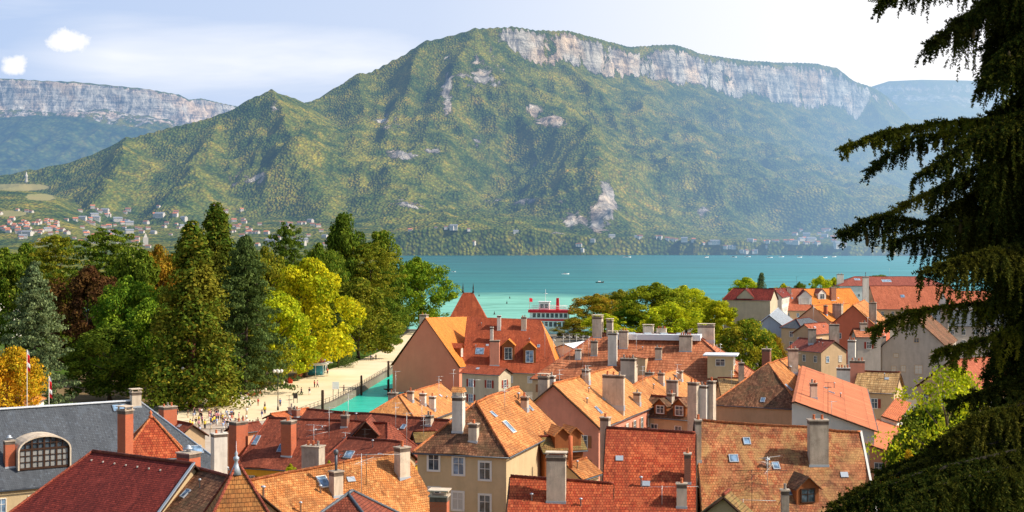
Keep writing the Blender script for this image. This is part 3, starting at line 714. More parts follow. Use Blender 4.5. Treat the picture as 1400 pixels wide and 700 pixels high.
# ------------------------------------------------------------------ materials for the old town
A = srgb
TM = {
 'maroon': tile_mat('tiles_maroon', A(128, 48, 42), A(160, 66, 54), A(96, 38, 38), .4, .20, .18),
 'orange': tile_mat('tiles_orange', A(218, 132, 68), A(236, 166, 100), A(150, 96, 58), .55, .26, .2),
 'fresh': tile_mat('tiles_fresh_orange', A(220, 118, 70), A(230, 136, 86), A(196, 104, 64), .3, .25, .2),
 'redor': tile_mat('tiles_red_orange', A(182, 70, 40), A(214, 112, 68), A(130, 62, 46), .5, .3, .25),
 'mottled': tile_mat('tiles_mottled', A(170, 76, 44), A(206, 134, 88), A(124, 92, 66), .65, .3, .25, moss=A(188, 150, 96)),
 'brown': tile_mat('tiles_brown', A(112, 66, 46), A(178, 124, 90), A(84, 58, 46), .6, .3, .26, moss=A(100, 84, 60)),
 'tan': tile_mat('tiles_tan', A(226, 146, 80), A(240, 170, 104), A(190, 128, 80), .5, .27, .22),
 'darkred': tile_mat('tiles_dark_red', A(146, 72, 52), A(172, 92, 66), A(104, 56, 46), .5, .24, .2),
 'hotel': tile_mat('tiles_brick_red', A(178, 84, 52), A(194, 98, 62), A(140, 68, 50), .45, .28, .22, bump=.6),
 'hotelor': tile_mat('tiles_warm_orange', A(234, 138, 56), A(240, 150, 68), A(214, 124, 58), .3, .28, .22, bump=.6),  # plain orange roofs, also the sunlight painted on hotel hips
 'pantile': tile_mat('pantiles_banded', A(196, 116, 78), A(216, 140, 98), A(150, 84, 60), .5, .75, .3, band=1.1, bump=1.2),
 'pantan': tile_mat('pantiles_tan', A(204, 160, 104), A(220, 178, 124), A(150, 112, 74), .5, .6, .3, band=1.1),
 'salmon': tile_mat('sheet_salmon', A(206, 122, 82), A(208, 126, 86), A(190, 108, 72), .3, 3.0, .9, bump=.05, band=.2),
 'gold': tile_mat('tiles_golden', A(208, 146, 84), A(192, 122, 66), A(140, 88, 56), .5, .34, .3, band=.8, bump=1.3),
 'slate': tile_mat('slate_grey', A(88, 93, 101), A(98, 104, 112), A(76, 82, 90), .35, .25, .2, bump=.4, rough=.6),
 'slatel': tile_mat('slate_pale', A(158, 168, 180), A(176, 186, 196), A(130, 140, 152), .35, .25, .2, bump=.4, rough=.5),
 'mossy': tile_mat('tiles_mossy', A(150, 110, 66), A(170, 130, 80), A(110, 90, 58), .6, .28, .22, moss=A(130, 122, 70), band=.6),
 'farred': tile_mat('tiles_far_red', A(190, 104, 74), A(200, 116, 84), A(164, 86, 62), .4, .5, .4, bump=.4),
 'farmar': tile_mat('tiles_far_maroon', A(158, 84, 70), A(170, 94, 78), A(136, 70, 60), .4, .5, .4, bump=.4),
}
RIDGE = tile_mat('ridge_cap', A(214, 118, 66), A(232, 146, 92), A(150, 90, 60), .5, .3, .4)
RIDGED = tile_mat('ridge_cap_dark', A(150, 72, 52), A(170, 86, 64), A(110, 60, 50), .5, .3, .4)
ZINC = plain_mat('zinc', A(186, 194, 204), .45, .12, .8, metal=.35)
ZINCD = plain_mat('zinc_dark', A(96, 102, 110), .5, .2, .8, metal=.3)
WHITE = plain_mat('white_paint', A(232, 228, 220), .6, .06, .8)
WHITEM = plain_mat('white_membrane', A(222, 226, 232), .6, .06, .3)
STONE = plain_mat('chimney_render', A(224, 206, 184), .9, .22, .9, streak=.5, dirt=A(140, 122, 106), bump=.4)
STONEG = plain_mat('chimney_grey', A(198, 182, 164), .9, .25, 1.0, streak=.6, dirt=A(112, 98, 86), bump=.4)
SOOT = plain_mat('sooty_render', A(120, 104, 92), .95, .5, 2.5, streak=.6, dirt=A(50, 44, 40))
CWHITE = plain_mat('chimney_white', A(230, 222, 210), .85, .12, .9, streak=.35, dirt=A(150, 140, 130))
BRICK = brick_mat('chimney_brick', A(224, 106, 54), A(206, 88, 44))
BRICKD = brick_mat('old_brick', A(176, 104, 78), A(150, 84, 62))
POT = plain_mat('clay_pot', A(196, 110, 72), .85, .3, 4)
POTG = plain_mat('grey_pot', A(150, 140, 132), .85, .3, 4)
WOOD = plain_mat('weathered_wood', A(150, 88, 48), .85, .3, 3, streak=.5)
WOODD = plain_mat('dark_wood', A(66, 44, 32), .85, .3, 3)
GLASS = glass_mat('window_glass'); GLASSB = glass_mat('roof_window_glass', (.10, .16, .24), .12)
METAL = plain_mat('aerial_metal', A(200, 200, 200), .4, .1, 2, metal=.5); METALD = plain_mat('dark_iron', A(60, 56, 54), .6, .2, 2, metal=.2)
CURT = plain_mat('curtain', A(206, 200, 190), .9, .2, 2)
WM = {
 'cream': wall_mat('wall_cream', A(212, 186, 146)), 'pink': wall_mat('wall_pink', A(226, 152, 126)), 'terra': wall_mat('wall_terracotta', A(255, 146, 116), .12),
 'white': wall_mat('wall_white', A(232, 224, 212), .2), 'grey': wall_mat('wall_grey', A(188, 176, 164), .5), 'yellow': wall_mat('wall_yellow', A(236, 178, 64)),
 'red': wall_mat('wall_red', A(206, 112, 84), .25), 'stone': wall_mat('wall_stone', A(206, 190, 164), .4), 'tan': wall_mat('wall_tan', A(206, 176, 140), .4),
 'peach': wall_mat('wall_peach', A(232, 164, 124), .2), 'farw': wall_mat('wall_far_white', A(224, 218, 210), .2), 'brickw': BRICKD, 'blue': wall_mat('wall_blue_grey', A(176, 184, 196), .3),
}
SHUT = {'brown': plain_mat('shutter_brown', A(150, 100, 64), .7), 'blue': plain_mat('shutter_blue', A(96, 130, 160), .7), 'grey': plain_mat('shutter_grey', A(170, 165, 158), .7), 'red': plain_mat('shutter_red', A(150, 60, 46), .7)}

# ------------------------------------------------------------------ house builder
class House: pass
def ray(px, py): return Vector(((px-CX)/F, 1.0, -(py-HY)/F))
def on_plane(px, py, p0, n):
    d = ray(px, py); t = (p0-Vector((0, 0, HC))).dot(n)/d.dot(n); return Vector((0, 0, HC))+d*t
def wob(p, amp):
    return amp*(vnoise(np.array([p.x*.35+40]), np.array([p.y*.35+60]))[0]-.5)*2
def panel(b, quad, th, frame, amp, step=1.1, m=0):
    """quad a,b,c,d: a-b along the ridge, d-c along the eave; subdivided and gently uneven; th = thickness"""
    a, b2, c, d = quad
    nu = max(1, int(max((b2-a).length, (c-d).length)/step)); nv = max(1, int(max((d-a).length, (c-b2).length)/step))
    nu = min(nu, 26); nv = min(nv, 14)
    g = []
    nrm = frame[0].cross(frame[1])
    for j in range(nv+1):
        row = []
        for i in range(nu+1):
            u, v = i/nu, j/nv
            p = (a*(1-u)+b2*u)*(1-v)+(d*(1-u)+c*u)*v
            row.append(p+nrm*wob(p, amp)*(1 if 0 < v else .6))
        g.append(row)
    for j in range(nv):
        for i in range(nu):
            q = [g[j+1][i], g[j+1][i+1], g[j][i+1], g[j][i]]
            if (q[2]-q[0]).length < 1e-4: continue
            pts = []
            for p in q:
                if not any((p-r).length < 1e-5 for r in pts): pts.append(p)
            if len(pts) >= 3: b.quad(pts, m, frame)
    # edge thickness: eave, and both verges
    def skirt(line):
        for p, q in zip(line[:-1], line[1:]):
            if (p-q).length > 1e-4: b.quad([p, q, q-nrm*th, p-nrm*th], m)
    skirt(g[nv]); skirt([r[0] for r in g]); skirt([r[nu] for r in g])
    return g
def frame_of(a, b2, c, out):
    n = (b2-a).cross(c-a)
    if n.z < 0: n = -n
    n.normalize(); h = Vector((0, 0, 1)).cross(n); h = h.normalized() if h.length > 1e-3 else Vector((1, 0, 0))
    return (h, n.cross(h))
def ridge_caps(b, p, q, r=.13, m=0, amp=.06):
    L = (q-p).length
    if L < .3: return
    n = max(2, int(L/.42)); pts = []; rr = []
    for i in range(n):
        for t, s in ((0.02, 1.15), (.96, .9)):
            x = p+(q-p)*((i+t)/n); x = x+Vector((0, 0, wob(x, amp*.5))); pts.append(x); rr.append(r*s)
    b.tube(pts, rr, 6, m)
def house(label, A_, B_, zr, E_, pitch, hipA=0, hipB=0, roof='orange', wall='cream', amp=.06, caps=True, over=.35, eave=.4, cat='house', name='house',
          win=None, wins=True, zg=GZ, group=None, gutter=True, capm=None, dupback=True, th=.16, shutters=None, rows=2, wsp=3.2, zb=None, wpx=None, rot=None, hipmat=None, bw=1.0):
    za, zb_ = (A_[2] if len(A_) > 2 else zr), (B_[2] if len(B_) > 2 else zr)
    a = G(A_[0], A_[1], za); b_ = G(B_[0], B_[1], zb_)
    if rot is not None: b_ = a+Vector((math.cos(math.radians(rot)), math.sin(math.radians(rot)), 0))*.25
    u = Vector((b_.x-a.x, b_.y-a.y, 0)); L = u.length; u.normalize(); nn = Vector((-u.y, u.x, 0))
    tp = math.tan(math.radians(pitch)); zm = (za+zb_)/2
    # solve eave height so that the eave point lies on a roof plane of this pitch
    lo, hi = zm-14., zm-.3
    e_ = G(E_[0], E_[1], (lo+hi)/2)
    f = lambda z: abs((G(E_[0], E_[1], z)-a).dot(nn))*tp-(zm-z)
    zs = np.linspace(hi, lo, 200); ze = lo
    fs = [f(z) for z in zs]
    best = min(range(200), key=lambda i: abs(fs[i])); ze = zs[best]
    for i in range(199):
        if fs[i]*fs[i+1] <= 0: ze = zs[i]; break
    if wpx is not None: ze = zm-wpx*SC(a.y)*tp
    e_ = G(E_[0], E_[1], ze)
    s = 1 if (e_-a).dot(nn) > 0 else -1
    nn = nn*s; w = (zm-ze)/tp
    h = House(); h.label = label
    mid = (a+b_)/2
    if shutters is None and a.y < 330 and len(label) % 3: shutters = ('brown', 'grey', 'blue', 'red')[len(label) % 4]
    root = thing(name, label, cat, (mid.x, mid.y, zg), group); h.root = root
    amp = amp*1.5 if amp > .05 else amp
    h.a, h.b, h.u, h.n, h.w, h.ze, h.zr, h.L, h.zg = a, b_, u, nn, w, ze, zm, L, zg
    ha, hb = hipA*w, hipB*w
    hz0 = Vector((0, 0, 1))
    def at(base, du, dn, z): v = base+u*du+nn*dn; v.z = z; return v
    oa = over if not hipA else 0; ob = over if not hipB else 0
    ra, rb = a-u*oa, b_+u*ob
    ra.z = za; rb.z = zb_
    fa, fb = at(a, -ha-oa, w, ze+(za-zm)*.8), at(b_, hb+ob, w, ze+(zb_-zm)*.8)
    zq = (zm-ze)*(1-bw); ba, bb = at(a, -ha-oa, -w*bw, fa.z+zq), at(b_, hb+ob, -w*bw, fb.z+zq)
    h.fa, h.fb, h.ba, h.bb = fa, fb, ba, bb
    R = MB()
    frf = frame_of(ra, rb, fa, 1); panel(R, (ra, rb, fb, fa), th, frf, amp)
    frb = frame_of(ra, rb, ba, 1); panel(R, (rb, ra, ba, bb), th, frb, amp)
    h.faces = [(ra, rb, fb, fa)]
    if hipA: fr = frame_of(ra, fa, ba, 1); panel(R, (ra, ra, fa, ba), th, fr, amp)
    if hipB: fr = frame_of(rb, fb, bb, 1); panel(R, (rb, rb, bb, fb), th, fr, amp)
    ro = R.build('roof', TM[roof] if isinstance(roof, str) else roof, root); h.roof = ro
    if hipmat:  # hip faces get a brighter tile colour standing in for sunlight
        ro.data.materials.append(TM[hipmat])
        for pg in ro.data.polygons:
            if abs(pg.normal.dot(u)) > .35 and pg.normal.z > .2: pg.material_index = 1
    h.bvh = BVHTree.FromPolygons([tuple(v) for v in R.v], [f_ for f_ in R.f])
    cm = capm or (RIDGE if roof in ('orange', 'tan', 'redor', 'mottled', 'fresh', 'gold', 'hotelor', 'salmon') else RIDGED)
    if caps:
        C = MB(); up = Vector((0, 0, .05))
        ridge_caps(C, ra+up, rb+up, amp=amp)
        if hipA: ridge_caps(C, ra+up, fa+up, .11); ridge_caps(C, ra+up, ba+up, .11)
        if hipB: ridge_caps(C, rb+up, fb+up, .11); ridge_caps(C, rb+up, bb+up, .11)
        C.build('ridge_tiles', cm, root)
    # walls
    Wb = MB(); i = .0
    wi = w-eave
    wa, wb = (ha-eave if hipA else 0), (hb-eave if hipB else 0)
    zt = ze+eave*tp-th*1.3
    wk = max(.1, w*bw-eave*bw); zk = zt+zq; c = [at(a, -wa, wi, zt), at(b_, wb, wi, zt), at(b_, wb, -wk, zk), at(a, -wa, -wk, zk)]
    g = [Vector((p.x, p.y, zg-.5)) for p in c]
    if s < 0: pass
    for j in range(4):
        k2 = (j+1) % 4; Wb.quad([g[j], g[k2], c[k2], c[j]])
    tt = .22
    if not hipA: Wb.quad([c[3], c[0], at(a, 0, 0, za-tt)])
    if not hipB: Wb.quad([c[1], c[2], at(b_, 0, 0, zb_-tt)])
    Wb.build('wall', WM[wall] if isinstance(wall, str) else wall, root); h.wc = c; h.zt = zt
    # fascia and gutter along the visible eave
    if gutter:
        gt = MB(); dz = Vector((0, 0, -.10))
        gt.tube([fa+nn*.06+dz, fb+nn*.06+dz], .075, 6)
        if hipA: gt.tube([fa-u*.06+dz, ba-u*.06+dz], .075, 6)
        if hipB: gt.tube([fb+u*.06+dz, bb+u*.06+dz], .075, 6)
        gt.build('gutter', ZINCD, root)
    vb = MB()
    if not hipA:
        for e in (fa, ba): vb = MB(); vb.tube([ra-u*.03-Vector((0, 0, th*.7)), e-u*.03-Vector((0, 0, th*.7))], .085, 4); vb.build('bargeboard', WOODD, root)
    if not hipB:
        for e in (fb, bb): vb = MB(); vb.tube([rb+u*.03-Vector((0, 0, th*.7)), e+u*.03-Vector((0, 0, th*.7))], .085, 4); vb.build('bargeboard', WOODD, root)
    if wins:
        for j in range(4):
            p, q = c[j], c[(j+1) % 4]; d = (q-p); Lw = Vector((d.x, d.y, 0)).length; d = Vector((d.x, d.y, 0)).normalized(); n2 = Vector((d.y, -d.x, 0))
            if (p+q).dot(n2)/2-0 > (Vector((0, 0, 0))).dot(n2) : n2 = n2
            cen = (p+q)/2; outn = n2 if n2.dot(cen-mid) > 0 else -n2
            if outn.dot(-cen) <= 0.04*cen.length: continue        # faces away from the old-town viewpoint: nothing of it is in the photo
            nwn = max(1, int(Lw/wsp)); r_ = rows
            for rr in range(r_):
                zz = zt-1.9-rr*3.0
                if zz < zg+.6: break
                for wi_ in range(nwn):
                    x = p+d*(Lw*(wi_+.5)/nwn); x.z = zz-.75
                    window(root, x, d, outn, .95, 1.5, shutters)
    return h
wrnd = random.Random(8)
def window(root, x, d, outn, w=.95, hh=1.5, shut=None, frame=WHITE, sill=True, glass=GLASS, mull=True, z0=None, t=.09):
    """window: frame (> pane, shutter, sill); x = bottom centre on the wall face"""
    Z = Vector((0, 0, 1)); f = MB(); x = Vector(x)
    for sx_ in (-1, 1): f.obox(x+d*sx_*(w/2+t/2)+Z*hh/2+outn*.04, d*t/2, outn*.05, Z*(hh/2+t))
    f.obox(x+Z*(hh+t/2)+outn*.04, d*w/2, outn*.048, Z*t/2); f.obox(x-Z*t/2+outn*.06, d*(w/2), outn*.09, Z*t/2)
    if mull:
        f.obox(x+Z*hh/2+outn*.035, d*.03, outn*.02, Z*hh/2); f.obox(x+Z*hh*.62+outn*.034, d*w/2, outn*.018, Z*.025)
    fo = f.build('window', frame, root)
    if glass is GLASS and wrnd.random() < .35: glass = wrnd.choice([CURT, GLASSB, CURT])
    p = MB(); p.obox(x+Z*hh/2+outn*.012, d*w/2, outn*.006, Z*hh/2); p.build('pane', glass, fo)
    if shut:
        for sx_ in (-1, 1):
            s_ = MB(); s_.obox(x+d*sx_*(w/2+t+w*.26)+Z*hh/2+outn*.05, d*w*.25, outn*.02, Z*hh/2); s_.build('shutter', SHUT[shut], fo)
    return fo
def hit(h, px, py):
    loc, n, i, d = h.bvh.ray_cast(Vector((0, 0, HC)), ray(px, py).normalized())
    return loc, n
def chimney(h, px, pyb, wpx, hpx, style='stone', pots=2, dep=.7, rot=None, top='pots', Y=None, potm=None, lab=None, ztop=None):
    """chimney standing on the roof of h; px,pyb = middle of its foot in the photo"""
    loc = None; drop = 1.4
    if Y is None: loc, n = hit(h, px, pyb)
    if loc is None:
        if Y is None: Y = h.a.y; print('MISS chimney', h.label[:40], px, pyb)
        loc = P(px, pyb, Y); drop = loc.z-GZ
    sc = SC(loc.y); W_ = wpx*sc; H_ = hpx*sc
    ang = math.atan2(h.u.y, h.u.x) if rot is None else math.radians(rot)
    ang = (ang+PI/4) % (PI/2)-PI/4
    mt = {'stone': STONE, 'grey': STONEG, 'brick': BRICK, 'white': CWHITE, 'pink': WM['pink'], 'oldbrick': BRICKD}[style]
    D = dep; c = loc+Matrix.Rotation(ang, 3, 'Z')@Vector((0, D/2, 0))
    c = Vector((c.x, c.y, loc.z-drop))
    b = MB(); b.box(c, W_, D, drop+H_, ang); R = Matrix.Rotation(ang, 3, 'Z')
    o = b.build('chimney', mt, h.root)
    if lab: o['label'] = lab
    tp_ = Vector((c.x, c.y, c.z+drop+H_))
    k_ = MB(); k_.box(tp_, W_+.16, D+.16, .12, ang); k_.build('cap', STONEG if style != 'white' else CWHITE, o)
    if H_ > 1.2:
        sb = MB(); sb.box(tp_-Vector((0, 0, .32)), W_+.02, D+.02, .31, ang); sb.build('soot_band', SOOT, o)
    if drop == 1.4: fl = MB(); fl.box(Vector((c.x, c.y, loc.z-.5)), W_+.10, D+.08, .68, ang); fl.build('flashing', ZINC, o)
    if top == 'pots':
        for i in range(pots):
            x = (i+.5)/pots-.5
            q = tp_+R@Vector((x*W_*.86 if W_ > D else 0, 0 if W_ > D else x*D*.86, .12))
            pb = MB(); rr = min(.15, W_/pots*.36+.03) if W_ > D else .14
            hh = random.uniform(.3, .5); pb.lathe(q, [(rr*1.1, 0), (rr*.85, .08), (rr*.8, hh), (rr, hh+.04)], 8)
            pb.build('chimney_pot', potm or (POT if (i+int(px)) % 3 else POTG), o)
    elif top == 'slab':
        sb = MB()
        for sx_ in (-1, 1):
            for sy_ in (-1, 1): sb.box(tp_+R@Vector((sx_*(W_/2-.08), sy_*(D/2-.08), .12)), .12, .12, .28, ang)
        sb.box(tp_+Vector((0, 0, .40)), W_+.25, D+.25, .08, ang); sb.build('rain_slab', STONE, o)
    elif top == 'tile':
        sb = MB(); zt_ = tp_+Vector((0, 0, .12)); hw, hd = W_/2+.12, D/2+.12
        for sx_ in (-1, 1):
            for sy_ in (-1, 1): qb = MB(); qb.box(zt_+R@Vector((sx_*(W_/2-.1), sy_*(D/2-.1), 0)), .18, .18, .45, ang); qb.build('cowl_post', mt, o)
        p = [zt_+R@Vector(v) for v in ((-hw, -hd, .45), (hw, -hd, .45), (hw, hd, .45), (-hw, hd, .45), (-hw, 0, .95), (hw, 0, .95))]
        sb.quad([p[0], p[1], p[5], p[4]]); sb.quad([p[2], p[3], p[4], p[5]]); sb.quad([p[1], p[2], p[5]]); sb.quad([p[3], p[0], p[4]]); sb.quad([p[3], p[2], p[1], p[0]])
        sb.build('cowl_roof', TM['tan'], o)
    elif top == 'cowl':
        sb = MB(); sb.lathe(tp_+Vector((0, 0, .12)), [(.2, 0), (.2, .25), (.36, .26), (.36, .33), (.22, .36), (.22, .5), (.05, .6)], 10); sb.build('metal_cowl', ZINC, o)
    elif top == 'pipe':
        sb = MB(); sb.tube([tp_, tp_+Vector((0, 0, 1.5))], .12, 8); sb.lathe(tp_+Vector((0, 0, 1.5)), [(.2, 0), (.2, .3), (.08, .42)], 8); sb.build('flue_pipe', ZINCD, o)
    return o
def skylight(h, px, py, w=.8, l=1.1, m=GLASSB, fr=ZINC):
    loc, n = hit(h, px, py)
    if loc is None: print('MISS skylight', px, py); return
    if n.z < 0: n = -n
    hx = Vector((0, 0, 1)).cross(n).normalized(); v = n.cross(hx)
    b = MB(); t = .08
    for s_ in (-1, 1):
        b.obox(loc+hx*s_*w/2+n*.05, hx*t/2, v*(l/2+t/2), n*.07); b.obox(loc+v*s_*l/2+n*.05, hx*(w/2-t/2), v*t/2, n*.069)
    o = b.build('skylight', fr, h.root)
    g = MB(); g.obox(loc+n*.05, hx*(w/2-t/2), v*(l/2-t/2), n*.03); g.build('pane', m, o)
def vent(h, px, py, s=.22, hh=.7):
    loc, n = hit(h, px, py)
    if loc is None: print('MISS vent', px, py); return
    b = MB(); b.lathe(loc-Vector((0, 0, .2)), [(.07*s/.22, 0), (.07*s/.22, hh+.2), (.15*s/.22, hh+.2), (.15*s/.22, hh+.3), (.02, hh+.36)], 8); b.build('vent_pipe', ZINC, h.root)
def dormer(h, px, py, w=1.5, hh=1.6, roof='orange', wall=None, pitch=42, label=None, glassw=True, front=None):
    """dormer: cheeks, little gabled roof, window; px,py = middle of its sill"""
    loc, n = hit(h, px, py)
    if loc is None: print('MISS dormer', px, py); return
    if n.z < 0: n = -n
    out = Vector((n.x, n.y, 0)).normalized(); d = Vector((-out.y, out.x, 0)); Z = Vector((0, 0, 1))
    run = n.z/max(.15, math.hypot(n.x, n.y))          # horizontal metres per metre of rise
    f0 = loc+out*.05; dep = (hh+.2)*run+.3; rise = w/2*math.tan(math.radians(pitch))
    b = MB()
    A1, B1 = f0-d*w/2-Z*.3, f0+d*w/2-Z*.3
    T1, T2 = f0-d*w/2+Z*hh, f0+d*w/2+Z*hh
    back = -out*dep
    b.quad([A1, B1, T2, f0+Z*(hh+rise*.92), T1]); b.quad([A1+back, A1, T1, T1+back]); b.quad([B1, B1+back, T2+back, T2])
    o = b.build('dormer', wall or WM['tan'], h.root)
    if label: o['label'] = label
    rb = MB(); top = f0+Z*(hh+rise)+out*.3; bk = -out*(dep+rise*run+.35); ov = .22; th = Z*.09
    dn = rise*(w/2+ov)/(w/2)
    for s_ in (-1, 1):
        e = top+d*s_*(w/2+ov)-Z*dn
        q = [e, top, top+bk, e+bk*(dep/(dep+rise*run+.35))]
        rb.quad(q); rb.quad([p-th for p in q]); rb.quad([e, top, top-th, e-th]); rb.quad([e, q[3], q[3]-th, e-th])
    rb.build('dormer_roof', TM[roof], o)
    if glassw: window(o, f0+Z*.15+out*.005, d, out, w*.56, hh*.75, None, frame=front or WHITE)
    return o
def antenna(h, px, py, hpx, kind=1, rot=None, Y=None, dark=False, boom=1.2, es=1.0):
    loc = None
    if Y is None: loc, n = hit(h, px, py)
    if loc is None: loc = P(px, py, Y or h.a.y)
    H_ = hpx*SC(loc.y); b = MB(); r = .028
    b.tube([loc-Vector((0, 0, .2)), loc+Vector((0, 0, H_))], r, 5)
    def yagi(z, L, ang, nel, el, up=0):
        c = loc+Vector((0, 0, z)); u = Vector((math.cos(ang), math.sin(ang), up)); v = Vector((-math.sin(ang), math.cos(ang), 0))
        b.tube([c-u*L*.35, c+u*L*.65], .018, 4)
        for i in range(nel):
            p = c+u*(L*(-.35+i/(nel-1))); e = el*es*(1-.4*i/nel); b.tube([p-v*e, p+v*e], .011, 3)
    a0 = math.radians(rot if rot is not None else 20)
    yagi(H_-.1, boom, a0, 8, .28)
    if kind > 1: yagi(H_-.7, boom*.8, a0+1.2, 5, .5)
    if kind > 2: yagi(H_-1.3, boom, a0+.5, 10, .16, .2)
    b.build('antenna', METALD if dark else METAL, h.root)
# ------------------------------------------------------------------ the houses
HS = {}
def H(key, *a, **kw):
    HS[key] = house(*a, **kw); h = HS[key]
    def pp(v): return (round(v.x/v.y*F+CX), round((HC-v.z)/v.y*F+HY))
    print(key, 'Y%.0f-%.0f' % (h.a.y, h.b.y), 'ze%.1f w%.1f L%.1f' % (h.ze, h.w, h.L), 'fa', pp(h.fa), 'fb', pp(h.fb), 'ba', pp(h.ba), 'bb', pp(h.bb))
    return h
# far right quarter
h = H('farhip', 'long low building with a brown-red hipped roof and white balconies next to the lake', (1168, 378), (1262, 378), 17, (1190, 391), 24, 1, 1, 'farmar', 'farw', wsp=4, rows=2, cat='building', name='apartment_building')
chimney(h, 1149, 388, 9, 13, 'white', 2, 1.2); skylight(h, 1172, 382, 3, 2.4, fr=WHITE); skylight(h, 1212, 384, 5, 3, fr=WHITE); antenna(h, 1216, 379, 12)
h = H('farorange', 'broad building with a large smooth orange-red roof behind the white slender chimney', (1190, 391), (1300, 391), 18, (1230, 423), 38, 0, 0, 'farred', 'tan', wsp=4, cat='building', name='apartment_building')
skylight(h, 1234, 405, 1.6, 1.6); chimney(h, 1184, 409, 8, 30, 'white', 1, 1.2, top='pipe', Y=560, lab='tall white chimney with a dark metal flue')
h = H('orangemid', 'house with a glowing orange roof between the cream gabled house and the far long building', (1098, 395), (1162, 394), 17, (1140, 432), 40, 0, 0, 'hotelor', 'tan')
chimney(h, 1140, 411, 8, 18, 'oldbrick', 2, 1.4); dormer(h, 1124, 409, 3.6, 2.6, 'farmar', WM['farw'])
h = H('salmonmid', 'house with a pale salmon roof and two maroon gabled dormers', (1052, 394), (1098, 394), 18, (1075, 425), 40, 0, .2, 'farred', 'tan')
dormer(h, 1107-6, 416, 5, 3.2, 'maroon', WM['farw']); chimney(h, 1079, 402, 6, 9, 'grey', 2, 1.5); chimney(h, 1071, 409, 6, 9, 'grey', 2, 1.5); antenna(h, 1089, 396, 18, dark=True)
h = H('cream', 'tall cream house with a maroon roof and a small gable over its blank wall', (1003, 394), (1058, 395), 19, (1001, 410), 42, .6, 0, 'maroon', 'stone', rows=2, wins=False)
dormer(h, 1019, 408, 6.5, .6, 'maroon', WM['stone'], glassw=False, label='small gable rising flush above the wall')
h = H('creamwing', 'narrow pale house with a maroon gable and a round attic window facing the viewer', (1060, 397), (1073, 394), 18, (1050, 413), 44, 0, 0, 'maroon', 'white', rows=2)
h = H('slate', 'grey house with a steep pale slate roof and a small balcony dormer in its gable', (1052, 431), (1064, 421), 14.5, (1092, 460), 38, 0, 0, 'slatel', 'blue', rows=2, capm=ZINC)
h = H('slateb', 'small house with a grey slate roof and a white-edged lean-to beside the slate gable', (1088, 436), (1106, 434), 14, (1090, 450), 35, 1, 1, 'slate', 'tan')
h = H('orangeback', 'orange-walled house with dark chimneys left of the red gable house', (1112, 418), (1160, 415), 16, (1135, 440), 36, 0, 0, 'hotelor', 'peach')
chimney(h, 1144, 436, 14, 20, 'grey', 4, 1.2); chimney(h, 1128, 430, 5, 12, 'brick', 1); chimney(h, 1122, 432, 4, 12, 'grey', 1)
h = H('redgable', 'brick-red house whose broad gable faces the viewer with two chimneys on its wall', (1166, 417), (1182, 410), 18.5, (1108, 463), 42, 0, 0, 'orange', 'red', rows=1, wsp=6, wpx=38)
chimney(h, 1193, 440, 10, 26, 'grey', 2, 1.2)
h = H('redside', 'low house with a red tiled roof leaning against the red gable house', (1100, 443), (1128, 441), 15.5, (1110, 458), 33, 0, 0, 'farred', 'tan', rows=2)
antenna(h, 1112, 445, 28, 2)
h = H('redlow', 'maroon lean-to house under the red gable wall', (1094, 462), (1140, 466), 12, (1120, 482), 30, 0, 0, 'farmar', 'tan', rows=1)
chimney(h, 1141, 471, 13, 27, 'grey', 2, 1.2, rot=0); chimney(h, 1111, 470, 10, 20, 'grey', 2, 1.2, rot=0)
h = H('striped2', 'grey narrow house with a striped red tile roof between red gable and grey gable', (1168, 449), (1200, 449), 17.5, (1182, 461), 30, 0, 0, 'pantile', 'grey', rows=1)
chimney(h, 1206, 474, 11, 14, 'stone', 2, 1, Y=330); chimney(h, 1181, 452, 9, 10, 'grey', 2, 1)
h = H('greygable', 'large grey house whose wide weathered gable faces the viewer behind the spruce', (1250, 433), (1266, 425), 20, (1192, 484), 43, 0, 0, 'brown', 'grey', rows=2, wsp=4.5, wins=False, wpx=45)
for q in ((1222, 503, .9, 1.2), (1235, 503, .9, 1.3), (1256, 506, 1.6, 1.9), (1225, 483, 0.9, .7), (1274, 484, 1.1, .9), (1253, 463, 1.0, .9), (1262, 524, 1.0, 1.2)):
    c = h.wc; p0 = c[3]; d = (c[0]-c[3]); d.z = 0; d.normalize(); o = Vector((d.y, -d.x, 0)); o = o if o.y < 0 else -o
    window(h.root, on_plane(q[0], q[1]+5, p0, o), d, o, q[2], q[3], None, frame=WM['tan'], glass=GLASS)
chimney(h, 1291, 455, 10, 30, 'grey', 2, 1.0, Y=352)
h = H('right1', 'house with a reddish roof seen through the spruce branches at the right', (1300, 492), (1380, 486), 16, (1340, 540), 35, 0, 0, 'farred', 'tan', rows=1)
h = H('right2', 'slate roofed house behind the spruce at the right', (1270, 424), (1380, 424), 17, (1300, 446), 35, 0, 0, 'slate', 'grey', rows=2)
h = H('right3', 'orange roofed house behind the spruce, nearest to the lake at the right', (1290, 398), (1400, 398), 17, (1300, 416), 35, 0, 0, 'farred', 'farw', rows=2)
